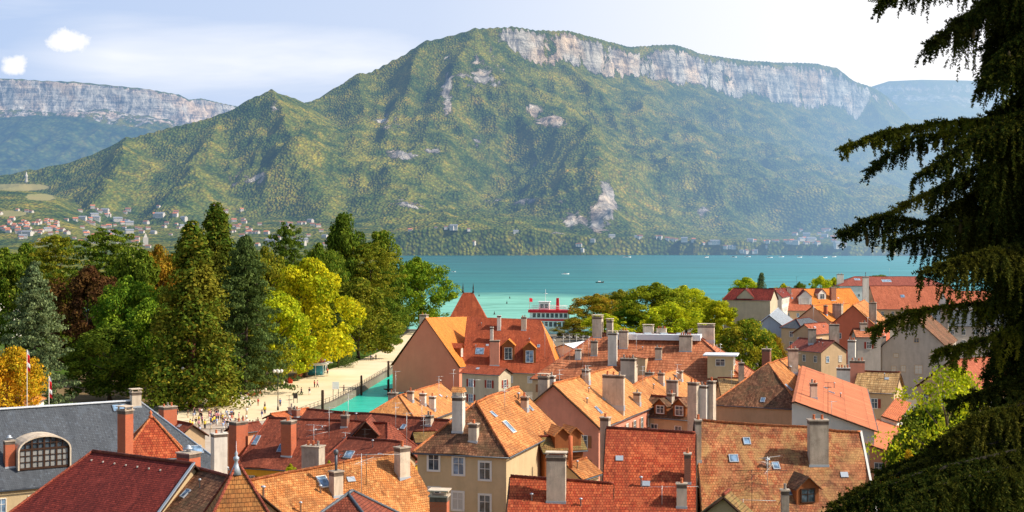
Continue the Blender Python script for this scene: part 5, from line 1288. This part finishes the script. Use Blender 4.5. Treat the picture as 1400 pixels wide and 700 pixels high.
def tier(nm, z, L, W_, H_, mat, off=0, win=True, taper=1):
    b = MB(); b.box(sp+R@Vector((off, 0, z)), L, W_, H_, rz, taper=taper); o = b.build(nm, mat, ship)
    if win:
        for i in range(int(L/2.2)):
            for s_ in (-1, 1):
                g = MB(); g.box(sp+R@Vector((off-L/2+1.3+i*2.2, s_*(W_/2+.02), z+H_*.25)), 1.5, .06, H_*.5, rz); g.build('cabin_window', GLASS, o)
    return o
tier('lower_cabin', 1.5, 22, 6.8, 2.6, BWHITE, -.5); tier('upper_cabin', 4.1, 19, 6.6, 2.3, BWHITE, -.5); tier('red_awning', 6.0, 20.5, 7.2, .75, RED, -.5, False); tier('red_band', 3.75, 22.6, 7.1, .5, RED, -.5, False)
tier('wheelhouse', 6.8, 5, 4.5, 2.0, BWHITE, 2.0, True); tier('funnel', 6.8, 1.6, 1.6, 3.2, RED, -4.5, False, .8); tier('sun_deck', 8.85, 6, 5, .18, BWHITE, 2, False)
b = MB()
for i in range(14):
    for s_ in (-1, 1): p = sp+R@Vector((-9+i*1.3, s_*3.4, 6.75)); b.tube([p, p+Vector((0, 0, 1.1))], .05, 4)
for s_ in (-1, 1):
    for zz in (7.3, 7.85): b.tube([sp+R@Vector((-9.2, s_*3.4, zz)), sp+R@Vector((8.2, s_*3.4, zz))], .05, 4)
b.build('deck_railing', BWHITE, ship)
b = MB(); p = sp+R@Vector((1.5, 0, 9)); b.tube([p, p+Vector((0, 0, 3.4))], [.12, .05], 6); b.tube([p+Vector((-1, 0, 2.2)), p+Vector((1, 0, 2.2))], .05, 4); b.build('mast', BWHITE, ship)
b = MB(); p = sp+R@Vector((9.5, 0, 6.8)); b.tube([p, p+Vector((0, 0, 3.2))], .05, 4); b.quad([p+Vector((0, 0, 3.2)), p+Vector((1.5, .3, 3.0)), p+Vector((1.5, .3, 2.0)), p+Vector((0, 0, 2.1))]); b.build('stern_flag', RED, ship); ship.scale = (.8, 1, 1.42)
def small_boat(px, py, L, col, label, rz=0, group=None):
    p = G(px, py, 0); o = thing('motor_boat', label, 'boat', (p.x, p.y, 0), group); b = MB(); hull(b, p, L, L*.3, L*.10, rz); b.build('hull', col, o)
    R = Matrix.Rotation(rz, 3, 'Z'); b = MB(); b.box(p+R@Vector((-L*.05, 0, L*.10)), L*.35, L*.2, L*.10, rz, taper=.8); b.build('cabin', GLASS if col is BWHITE else BWHITE, o)
small_boat(773, 375, 8, BWHITE, 'small white motor boat heading left on the lake', .2); small_boat(820, 386.5, 7, WOODD, 'small dark rowing boat with white cabin, right of the motor boat', .1)
small_boat(857, 352, 16, BWHITE, 'white boat near the far shore above the broad olive tree'); small_boat(620, 372, 5, BWHITE, 'tiny white boat right of the big round lakeside tree')
for i, (px, py) in enumerate(((1003, 352), (1022, 351.5), (1052, 352.5), (1068, 351.5), (1093, 352), (1140, 351.5), (1128, 352.5), (966, 352))): small_boat(px, py, 12, BWHITE, 'white boat moored off the far right shore', .1*i, 'white boats moored off the far right shore')
for i, (px, py) in enumerate(((697, 408), (693, 415), (676, 430), (655, 405), (1120, 378))):
    p = G(px, py, 0); b = MB(); b.lathe((p.x, p.y, -.3), [(.35, 0), (.5, .4), (.3, .9), (.1, 1.5), (.1, 2.0)], 8); tag(b.build('buoy', METALD), 'dark buoy floating in the pale shallows of the lake' if px < 1000 else 'dark buoy off the right-hand roofs', 'buoy', 'buoys in the shallows' if px < 1000 else None)

# ------------------------------------------------------------------ promenade furniture
def mpost(px, pyb, hpx, wpx, label, mat=None, name='mooring_post'):
    p = G(px, pyb, GZ); s = SC(p.y); b = MB(); b.lathe((p.x, p.y, -.5), [(wpx*s*.5, 0), (wpx*s*.48, 2+hpx*s), (wpx*s*.3, 2.12+hpx*s)], 8); return tag(b.build(name, mat or WOODD), label, 'post')
mpost(441, 560, 26, 4, 'thick dark mooring post at the near end of the green canal'); mpost(494, 532, 18, 3, 'dark mooring post halfway along the green canal'); mpost(531, 508, 14, 3, 'dark mooring post at the far end of the green canal', None)
pg_ = thing('canal_railing', 'thin metal railing along the left bank of the green canal', 'railing', (-33, 330, GZ))
rp = [Vector((x-.5, y, GZ)) for x, y in cL]; pts = []
for a_, b_ in zip(rp[:-1], rp[1:]):
    n_ = int((b_-a_).length/2.5)
    for i in range(n_): pts.append(a_+(b_-a_)*i/n_)
for i, p in enumerate(pts[:60]): b = MB(); b.tube([p, p+Vector((0, 0, 1.05))], .06, 5); b.build('railing_post', METALD, pg_)
b = MB()
b.tube([p+Vector((0, 0, 1.05)) for p in pts], .04, 4); b.build('handrail', METALD, pg_); b = MB(); b.tube([p+Vector((0, 0, .55)) for p in pts], .025, 4); b.build('middle_rail', METALD, pg_)
# railing of the square
pg_ = thing('square_railing', 'low dark railing closing the crowded square toward the old town', 'railing', (-80, 262, GZ))
for i in range(30): p = Vector((-100+i*2.1, 258+i*.25, GZ)); b = MB(); b.tube([p, p+Vector((0, 0, 1.1))], .05, 5); b.build('railing_post', METALD, pg_)
b = MB(); b.tube([Vector((-100, 258, GZ+1.1)), Vector((-39, 265.3, GZ+1.1))], .05, 4); b.build('handrail', METALD, pg_)
def lamp(px, pyb, pyt, label, globes=4):
    p = G(px, pyb, GZ); H_ = (pyb-pyt)*SC(p.y); o = thing('street_lamp', label, 'street lamp', (p.x, p.y, GZ)); b = MB(); b.lathe(p, [(.22, 0), (.2, .6), (.1, .9), (.08, H_*.9), (.05, H_)], 8); b.build('pole', METALD, o)
    for i in range(globes):
        a_ = 2*PI*i/globes+.3; q = p+Vector((.75*math.cos(a_), .75*math.sin(a_), H_-.7)) if globes > 1 else p+Vector((0, 0, H_))
        b = MB(); b.tube([p+Vector((0, 0, H_-1.1)), q-Vector((0, 0, .15))], .04, 4); arm = b.build('arm', METALD, o)
        g = MB(); g.lathe(q, [(.05, -.05), (.28, .1), (.36, .35), (.28, .6), (.05, .7)], 8); g.build('globe', CWHITE, arm)
lamp(380, 561, 505, 'tall street lamp with four white globes beside the sand path'); lamp(250, 560, 506, 'street lamp with one pale globe in front of the sequoia trunk', 1); lamp(268, 557, 541, 'short lamp post behind the crowd on the square', 1)
# carousel kiosk
TEAL = plain_mat('kiosk_teal', A(60, 140, 160), .6); KR = plain_mat('kiosk_roof', A(150, 84, 66), .7)
p = G(428, 512, GZ); o = thing('kiosk', 'round teal kiosk with a brown roof and white eaves under the park trees', 'kiosk', (p.x, p.y, GZ))
b = MB(); b.lathe(p, [(3.0, 0), (3.0, 2.7)], 12); b.build('wall', TEAL, o)
b = MB(); b.lathe(p+Vector((0, 0, 2.7)), [(4.2, 0), (4.2, .35), (3.4, .6)], 12); b.build('eave', BWHITE, o)
b = MB(); b.lathe(p+Vector((0, 0, 3.3)), [(3.3, 0), (2.9, 1.0), (.4, 1.5)], 12); b.build('roof', KR, o)
for i in range(10): a_ = 2*PI*i/10; b = MB(); q = p+Vector((3.7*math.cos(a_), 3.7*math.sin(a_), 0)); b.tube([q, q+Vector((0, 0, 2.75))], .09, 5); b.build('column', BWHITE, o)
p = G(443, 509, GZ); o = thing('parasol', 'large white parasol beside the teal kiosk', 'parasol', (p.x, p.y, GZ)); b = MB(); b.tube([p, p+Vector((0, 0, 3.3))], .06, 6); b.build('pole', WOOD, o); b = MB(); b.lathe(p+Vector((0, 0, 2.6)), [(2.5, 0), (2.2, .35), (1.2, .75), (.05, 1.0)], 10); b.build('canopy', BWHITE, o)
def bench(px, py, rz, label, group):
    p = G(px, py, GZ); o = thing('park_bench', label, 'bench', (p.x, p.y, GZ), group); R = Matrix.Rotation(rz, 3, 'Z')
    b = MB(); b.box(p+Vector((0, 0, .42)), 2.2, .5, .07, rz); b.build('seat', WOOD, o); b = MB(); b.box(p+R@Vector((0, .27, .5)), 2.2, .06, .5, rz); b.build('backrest', WOOD, o)
    for s_ in (-1, 1): b = MB(); b.box(p+R@Vector((s_*.9, 0, 0)), .08, .45, .42, rz); b.build('leg', METALD, o)
for i, q in enumerate(((408, 517), (414, 515), (402, 520), (352, 541), (345, 544))): bench(q[0], q[1], .6, 'orange wooden bench beside the red bin near the kiosk' if i < 3 else 'wooden bench under the dark drooping cedar', 'benches near the kiosk' if i < 3 else 'benches under the cedar')
p = G(397, 524, GZ); b = MB(); b.lathe(p, [(.55, 0), (.65, 1.2), (.7, 1.25), (.3, 1.45)], 10); tag(b.build('litter_bin', plain_mat('bin_red', A(190, 60, 40), .6)), 'red litter bin at the edge of the sand path', 'bin')
for i in range(12):
    p = G(332+i*6.2, 548-i*2.6, GZ); b = MB(); b.lathe(p, [(.28, 0), (.3, .6), (.18, .75)], 8); tag(b.build('bollard', CWHITE), 'low white bollard in the row between trees and sand path', 'bollard', 'white bollards along the sand path')
# jetty signs and boards by the canal
for px, py, hh, w_, lb in ((459, 541, 20, 9, 'notice board on two legs beside the canal'), (404, 551, 14, 6, 'small dark information board on the sand path')):
    p = G(px, py, GZ); s = SC(p.y); o = thing('notice_board', lb, 'sign', (p.x, p.y, GZ))
    for s_ in (-1, 1): b = MB(); b.box(p+Vector((s_*w_*s*.4, 0, 0)), .12, .12, hh*s*.95, 0); b.build('leg', METALD, o)
    b = MB(); b.box(p+Vector((0, -.1, hh*s*.45)), w_*s, .1, hh*s*.5, 0); b.build('panel', METALD if px < 420 else BWHITE, o)
# landing stage
o = thing('landing_stage', 'small wooden landing stage standing in the green canal', 'jetty', (-28, 345, 0)); b = MB(); b.box((-28.2, 345, 1.2), 5.5, 2.2, .2, .4); b.build('deck', WOODD, o)
for dx_, dy_ in ((-2, -1), (2, 0), (2, 1.5), (-2, 1)): b = MB(); b.tube([(-28+dx_, 345+dy_, -.5), (-28+dx_, 345+dy_, 3.6)], .2, 6); b.build('pile', WOODD, o)
# flags
FLR, FLW = plain_mat('flag_red', A(214, 40, 48), .8), plain_mat('flag_white', A(236, 232, 228), .8)
for px, pyb, pyt, lb in ((67, 551, 514, 'red and white flag hanging from a white pole left of the lawn'), (37, 520, 478, 'red and white flag on a pole in front of the yellow weeping tree')):
    Y = 240.; p = P(px, pyb, Y); p.z = GZ; q = P(px, pyt, Y); o = thing('flagpole', lb, 'flag', (p.x, p.y, GZ)); b = MB(); b.tube([p, q], [.09, .05], 6); b.build('pole', CWHITE, o)
    b = MB(); L = 3.6
    for i in range(5):
        x0, x1 = i*.13, (i+1)*.13; z0, z1 = -i*.7, -(i+1)*.7
        b.quad([q+Vector((.05, 0, z0)), q+Vector((.38+x0*.3, .1*(i % 2), z0-.4)), q+Vector((.38+x1*.3, .1*((i+1) % 2), z1-.4)), q+Vector((.05, 0, z1))], 0 if i % 3 else 1)
    b.build('cloth', [FLR, FLW], o)
# ------------------------------------------------------------------ people
SKIN = plain_mat('skin', A(214, 160, 130), .7); HAIRM = plain_mat('hair_dark', A(60, 42, 32), .8)
def person_mesh(stride, armout):
    v = [(0, 0, .95), (0, 0, 1.2), (0, 0, 1.42), (0, 0, 1.52), (0, 0, 1.64), (0, .01, 1.74),
         (-.10, 0, .92), (-.11, stride*.5, .5), (-.11, stride, .06), (-.11, stride-.13, .03),
         (.10, 0, .92), (.11, -stride*.3, .5), (.11, -stride, .06), (.11, -stride-.13, .03),
         (-.19, 0, 1.42), (-.25-armout, -stride*.3, 1.15), (-.26-armout, -stride*.6, .88), (.19, 0, 1.42), (.25+armout, stride*.3, 1.15), (.26+armout, stride*.5, .88)]
    e = [(0, 1), (1, 2), (2, 3), (3, 4), (4, 5), (0, 6), (6, 7), (7, 8), (8, 9), (0, 10), (10, 11), (11, 12), (12, 13), (2, 14), (14, 15), (15, 16), (2, 17), (17, 18), (18, 19)]
    r = [.13, .13, .14, .055, .10, .075, .09, .062, .045, .04, .09, .062, .045, .04, .065, .045, .032, .065, .045, .032]
    me = bpy.data.meshes.new('person_body'); me.from_pydata(v, e, []); o = bpy.data.objects.new('tmp', me); COL.objects.link(o)
    md = o.modifiers.new('s', 'SKIN'); md.use_smooth_shade = True
    for i, sv in enumerate(me.skin_vertices[0].data): sv.radius = (r[i], r[i]*.8 if i < 3 else r[i]); sv.use_root = (i == 0)
    o.modifiers.new('b', 'SUBSURF').levels = 1
    dg = bpy.context.evaluated_depsgraph_get(); m2 = bpy.data.meshes.new_from_object(o.evaluated_get(dg)); bpy.data.objects.remove(o)
    m2.materials.clear(); m2.materials.append(SKIN)
    c = MB(); c.tube([(0, 0, .90), (0, 0, 1.15), (0, 0, 1.38), (0, 0, 1.47)], [.185, .165, .20, .09], 10)
    for s_, i in ((-1, 14), (1, 17)): c.tube([v[i], ((v[i][0]+v[i+1][0])/2, (v[i][1]+v[i+1][1])/2, 1.27)], [.085, .075], 7)
    t = MB()
    for i in (6, 10): t.tube([(v[i][0]*.9, 0, .98), v[i+1], (v[i+2][0], v[i+2][1], .14)], [.125, .09, .07], 8)
    hr = MB(); hr.lathe((0, .02, 1.58), [(.085, 0), (.115, .08), (.11, .17), (.06, .23), (.01, .245)], 9)
    out = [m2]
    for bb, nm in ((c, 'top'), (t, 'trousers'), (hr, 'hair')):
        oo = bb.build(nm, SKIN); out.append(oo.data); bpy.data.objects.remove(oo)
    return out
PM = [person_mesh(.28, .02), person_mesh(.1, .05), person_mesh(.0, .03)]
TOPC = [('white', A(236, 234, 230)), ('red', A(200, 50, 50)), ('blue', A(70, 100, 160)), ('black', A(40, 40, 46)), ('pale blue', A(170, 190, 220)), ('pink', A(226, 160, 170)), ('yellow', A(236, 206, 60))]
BOTC = [('dark', A(46, 48, 60)), ('blue', A(70, 90, 130)), ('beige', A(200, 180, 150)), ('white', A(230, 226, 220))]
TMt = {n: plain_mat('top_'+n.replace(' ', '_'), c, .9) for n, c in TOPC}; BMt = {n: plain_mat('trousers_'+n, c, .9) for n, c in BOTC}
rp_ = random.Random(3); COMB = {}
def person(x, y, where, i, top=None, bot=None, solo=False):
    t = top or rp_.choice([c[0] for c in TOPC]+['white', 'white', 'black']); b_ = bot or rp_.choice([c[0] for c in BOTC])
    lab = 'person in %s top, %s trousers %s' % (t, b_, where); grp = None if solo else '%s top, %s trousers, people %s' % (t, b_, where)
    o = bpy.data.objects.new('person', PM[i % 3][0]); COL.objects.link(o); o.location = (x, y, GZ+.015); o.rotation_euler.z = rp_.uniform(0, 6.28); s = rp_.uniform(.93, 1.05); o.scale = (s, s, s)
    tag(o, lab, 'person', grp)
    for nm, me, mt in (('top', PM[i % 3][1], TMt[t]), ('trousers', PM[i % 3][2], BMt[b_]), ('hair', PM[i % 3][3], HAIRM)):
        c = bpy.data.objects.new(nm, me); COL.objects.link(c); c.parent = o; c.material_slots[0].link = 'OBJECT'; c.material_slots[0].material = mt
for i in range(72):
    px = rp_.gauss(300, 30); py = rp_.uniform(569, 590)+abs(px-300)*-.05; p = G(px, py); person(p.x, p.y, 'in the crowd on the paved square', i)
for i in range(6): p = G(rp_.uniform(238, 290), rp_.uniform(590, 598)); person(p.x, p.y, 'in the crowd on the paved square', i)
for i, (px, py, t, b_, w_) in enumerate(((412, 540, 'black', 'dark', 'walking on the sand path left of the mooring post'), (423, 540, 'black', 'white', 'on the sand path close to the mooring post'), (430, 530, 'red', 'dark', 'first of the pair strolling along the sand path'), (434, 530, 'pink', 'dark', 'second of the pair strolling along the sand path'),
        (448, 512, 'red', 'dark', 'near the white parasol'), (446, 505, 'white', 'blue', 'just behind the white parasol'), (507, 493, 'blue', 'dark', 'leftmost of three far up the sand path'), (510, 493, 'white', 'dark', 'middle of three far up the sand path'), (514, 492, 'black', 'dark', 'rightmost of three far up the sand path'),
        (362, 561, 'black', 'dark', 'left of the tall lamp'), (383, 556, 'blue', 'dark', 'right beside the tall street lamp'), (353, 555, 'red', 'beige', 'between square and tall street lamp'), (341, 556, 'white', 'blue', 'at the right edge of the square'), (470, 537, 'black', 'dark', 'beside the notice board at the canal'), (362, 566, 'yellow', 'dark', 'by the railing'))):
    p = G(px, py); person(p.x, p.y, w_, i, t, b_, True)

# ------------------------------------------------------------------ garden tree and greenery at the right
for a_ in ((1296, 486, 200, 150, 'airy', 'lime', 'loose yellow-green tree in front of the grey gable, beside the spruce'), (1266, 540, 110, 168, 'round', 'mid', 'dense green garden tree under the loose yellow-green one'), (1330, 545, 120, 160, 'round', 'mid', 'dark garden tree behind the lower spruce boughs'),
           (1240, 612, 46, 140, 'round', 'gold', 'small golden bush by the salmon garden wall'), (1268, 598, 60, 150, 'round', 'mid', 'green garden bush right of the golden one'), (1222, 596, 30, 175, 'round', 'green', 'slim green bush beside the canopy roof')): tree(*a_)
for px, py, Y in ((372, 676, 104), (496, 627, 168), (434, 631, 150)): pass
p = P(392, 640, 168)
tree(398, 632, 26, 150, 'round', 'yellow', 'small yellow shrub on the terrace between dark red and orange roofs', gz=9.0); tree(450, 627, 16, 158, 'round', 'yellow', 'little yellow shrub peeping over the orange roof ridge', gz=9.0)
# ------------------------------------------------------------------ the near spruce
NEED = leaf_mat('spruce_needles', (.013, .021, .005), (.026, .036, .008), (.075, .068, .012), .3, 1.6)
NEEDL = leaf_mat('spruce_needles_lit', (.045, .060, .008), (.10, .105, .012), (.16, .13, .015), .3, 1.2)  # sunlight on the thin boughs painted into a paler needle colour
SBARK = plain_mat('spruce_bark', (.016, .012, .008), .95, .4, 6.0, bump=.8)
CONE = plain_mat('spruce_cone', (.13, .085, .03), .8, .4, 20)
TX_, TY_ = (1452-CX)/F*20., 20.
sroot = thing('spruce_tree', 'dark spruce with drooping boughs close to the viewer along the right edge', 'tree', (TX_, TY_, 28.0))
b = MB(); b.tube([(TX_+.1, TY_, 27.6), (TX_, TY_, 32), (TX_, TY_, 38), (TX_-.05, TY_, 46)], [.42, .33, .27, .16], 12); b.build('trunk', SBARK, sroot)
rs = np.random.RandomState(21)
def needles(P0, D, Ls, dens, nl, nw):
    """P0,D: branchlet starts and unit directions (n,3); Ls lengths. cards around each line"""
    out = []
    for p, d, L in zip(P0, D, Ls):
        n = max(6, int(L*dens)); t = rs.rand(n); bend = np.array([0, 0, -.12*L])
        c = p+d*(L*t)[:, None]+bend*(t**2)[:, None]
        a = rs.normal(size=(n, 3)); a -= (a@d)[:, None]*d; a /= np.linalg.norm(a, axis=1)[:, None]+1e-9
        q = a*.85+d*.6; q /= np.linalg.norm(q, axis=1)[:, None]
        w = np.cross(q, rs.normal(size=(n, 3))); w /= np.linalg.norm(w, axis=1)[:, None]+1e-9
        l = nl*(.7+.6*rs.rand(n))[:, None]*(1.15-.6*t)[:, None]; ww = nw
        out.append(np.stack([c-w*ww, c+w*ww, c+q*l+w*ww*.5, c+q*l-w*ww*.5], 1).reshape(-1, 3))
    return np.concatenate(out)
def branch(pts, hang, hdens=15., lit=False, cones=0, name='branch', r0=.035, dens=230., side=.42):
    pts = [Vector(p) for p in pts]; seg = []; 
    # resample smoothly
    N_ = 24; tt = np.linspace(0, len(pts)-1, N_); cur = []
    arr = np.array([tuple(p) for p in pts]); 
    for t in tt:
        i = min(int(t), len(pts)-2); f = t-i
        p0, p1, p2, p3 = arr[max(i-1, 0)], arr[i], arr[i+1], arr[min(i+2, len(pts)-1)]
        cur.append(.5*((2*p1)+(-p0+p2)*f+(2*p0-5*p1+4*p2-p3)*f*f+(-p0+3*p1-3*p2+p3)*f**3))
    cur = np.array(cur)+rs.normal(size=(N_, 3))*.008
    Lt = np.sum(np.linalg.norm(np.diff(cur, axis=0), axis=1))
    b = MB(); b.tube(cur, list(np.linspace(r0, .006, N_)), 6); bo = b.build(name, SBARK, sroot)
    n = int(Lt*hdens*2.6); P0 = []; D = []; Ls = []
    ax = cur[-1]-cur[0]; ax /= np.linalg.norm(ax); sd_ = np.cross(ax, [0, 0, 1]); sd_ /= np.linalg.norm(sd_)
    for j in range(n):
        t = rs.rand()**.85; i = min(int(t*(N_-1)), N_-2); f = t*(N_-1)-i; p = cur[i]*(1-f)+cur[i+1]*f
        s_ = rs.choice([-1, 1]); off = rs.rand()*side*(1-.75*t)
        # side twig: runs out from the branch, then hangs
        q = p+sd_*s_*off+ax*off*.5-np.array([0, 0, off*.25])
        L = hang*(.35+.65*rs.rand())*(1.0-.62*t)+.05
        L *= 1+.5*math.sin(t*19+len(P0)*.003); d = np.array([0, 0, -1.])+ax*.18+rs.normal(size=3)*.19; d /= np.linalg.norm(d)
        P0.append(q); D.append(d); Ls.append(L)
        if off > .08: P0.append(p); dd = q-p; ll = np.linalg.norm(dd); D.append(dd/ll); Ls.append(ll)
    # along the branch itself
    for i in range(3, N_-1):
        dd = cur[i+1]-cur[i]; l = np.linalg.norm(dd); P0.append(cur[i]); D.append(dd/l); Ls.append(l*1.3)
        for _ in range(5):
            e = ax*.6+rs.normal(size=3)*.5; e[2] = abs(e[2])*.5-.15; e /= np.linalg.norm(e); P0.append(cur[i]+(dd*rs.rand())); D.append(e); Ls.append(.10+.08*rs.rand())
    V = needles(P0, D, Ls, dens, .046, .0085)
    me = npmesh('foliage', V-np.array(sroot.location), np.arange(len(V)).reshape(-1, 4), NEEDL if lit else NEED)
    fo = bpy.data.objects.new('foliage', me); COL.objects.link(fo); fo.parent = bo
    for _ in range(cones):
        t = .3+.6*rs.rand(); p = cur[int(t*(N_-1))]+rs.normal(size=3)*.05; b = MB(); L = .12+.05*rs.rand()
        b.lathe((p[0], p[1], p[2]-.08-L), [(.006, 0), (.02, .02), (.027, L*.4), (.022, L*.8), (.006, L)], 8); b.build('cone', CONE, bo)
    return bo
def S_(px, py, Y=20.): return P(px, py, Y)
HB = [ # hero boughs: points from trunk to tip, hang, lit, cones
 ([S_(1452, -120), S_(1380, -60), S_(1290, -25), S_(1203, 2)], .42, 0, 3), ([S_(1452, -60, 20), S_(1390, -20, 19.5), S_(1320, 25, 19.3), S_(1272, 62, 19.2)], .45, 0, 3),
 ([S_(1452, 0), S_(1410, 40, 19), S_(1370, 80, 18.7), S_(1345, 118, 18.6)], .5, 0, 4), ([S_(1452, -150, 20), S_(1400, -95, 20.6), S_(1330, -50, 21), S_(1262, -15, 21)], .45, 0, 2),
 ([S_(1452, 150, 20), S_(1380, 162, 19.6), S_(1290, 168, 19.4), S_(1215, 180, 19.3), S_(1156, 203, 19.2)], .22, 1, 2),
 ([S_(1452, 120, 20), S_(1380, 150, 20.5), S_(1310, 178, 20.8), S_(1240, 192, 20.9), S_(1188, 236, 21)], .48, 0, 6),
 ([S_(1452, 140, 20), S_(1390, 160, 19.3), S_(1330, 190, 18.8), S_(1260, 240, 18.6)], .6, 0, 3),
 ([S_(1452, 225, 20), S_(1380, 238, 20.3), S_(1300, 252, 20.5), S_(1214, 292, 20.6)], .26, 1, 1),
 ([S_(1452, 285, 20), S_(1370, 300, 19.6), S_(1270, 302, 19.4), S_(1200, 297, 19.3), S_(1152, 322, 19.2)], .46, 0, 5),
 ([S_(1452, 300, 20), S_(1380, 312, 20.6), S_(1290, 318, 21), S_(1220, 330, 21.2)], .6, 0, 3),
 ([S_(1452, 320, 20), S_(1400, 335, 19), S_(1330, 350, 18.4), S_(1262, 372, 18.2)], .6, 0, 3),
 ([S_(1452, 395, 20), S_(1370, 412, 20), S_(1300, 418, 20), S_(1245, 428, 20), S_(1196, 452, 20)], .34, 1, 0),
 ([S_(1452, 430, 20), S_(1390, 450, 19.5), S_(1330, 470, 19.3), S_(1284, 482, 19.2)], .36, 1, 1),
 ([S_(1452, 500, 20), S_(1400, 520, 19.6), S_(1350, 535, 19.4), S_(1302, 552, 19.3)], .34, 0, 0),
 ([S_(1452, 540, 20), S_(1390, 555, 19), S_(1340, 570, 18.6), S_(1296, 600, 18.4)], .5, 0, 1),
 ([S_(1452, 590, 20), S_(1370, 605, 19.3), S_(1290, 622, 18.8), S_(1210, 655, 18.4), S_(1140, 690, 18.2)], .5, 0, 0),
 ([S_(1452, 605, 20), S_(1360, 622, 18.4), S_(1260, 648, 17.6), S_(1180, 680, 17.2), S_(1118, 716, 17)], .6, 0, 0),
 ([S_(1452, 630, 20), S_(1380, 640, 18.3), S_(1300, 660, 17.2), S_(1220, 700, 16.6)], .6, 0, 0),
 ([S_(1452, 560, 20), S_(1390, 590, 19.8), S_(1330, 605, 19.8), S_(1260, 625, 19.8), S_(1200, 648, 19.8)], .4, 0, 0)]
for pts, hg, lit, cn in HB: branch(pts, hg, 17., bool(lit), cn, r0=.03)
env = lambda py: float(np.interp(py, [-150, 0, 60, 120, 150, 200, 300, 380, 430, 500, 560, 600, 660, 720, 760], [1270, 1290, 1320, 1372, 1378, 1300, 1262, 1300, 1335, 1352, 1340, 1300, 1230, 1190, 1170]))
k_ = 0; py = -140
while py < 770:
    for az_ in (170, 205, 235, 265, 140, 110):
        a_ = math.radians(az_+rs.uniform(-14, 14)); pe = env(py+60)
        Lb = (1452-pe)*.0103*rs.uniform(.55, 1.0)
        if az_ > 220 or az_ < 130: Lb = min(Lb*1.0, 2.0)
        z0 = S_(1452, py+rs.uniform(-12, 12)).z; q = Vector((TX_, TY_, z0)); dv = Vector((math.cos(a_), math.sin(a_), 0))
        branch([q, q+dv*Lb*.4-Vector((0, 0, .06)), q+dv*Lb*.75-Vector((0, 0, .28)), q+dv*Lb-Vector((0, 0, .55))], .95, 17., False, 1 if k_ % 5 == 0 else 0, dens=150., r0=.022); k_ += 1
    py += 32
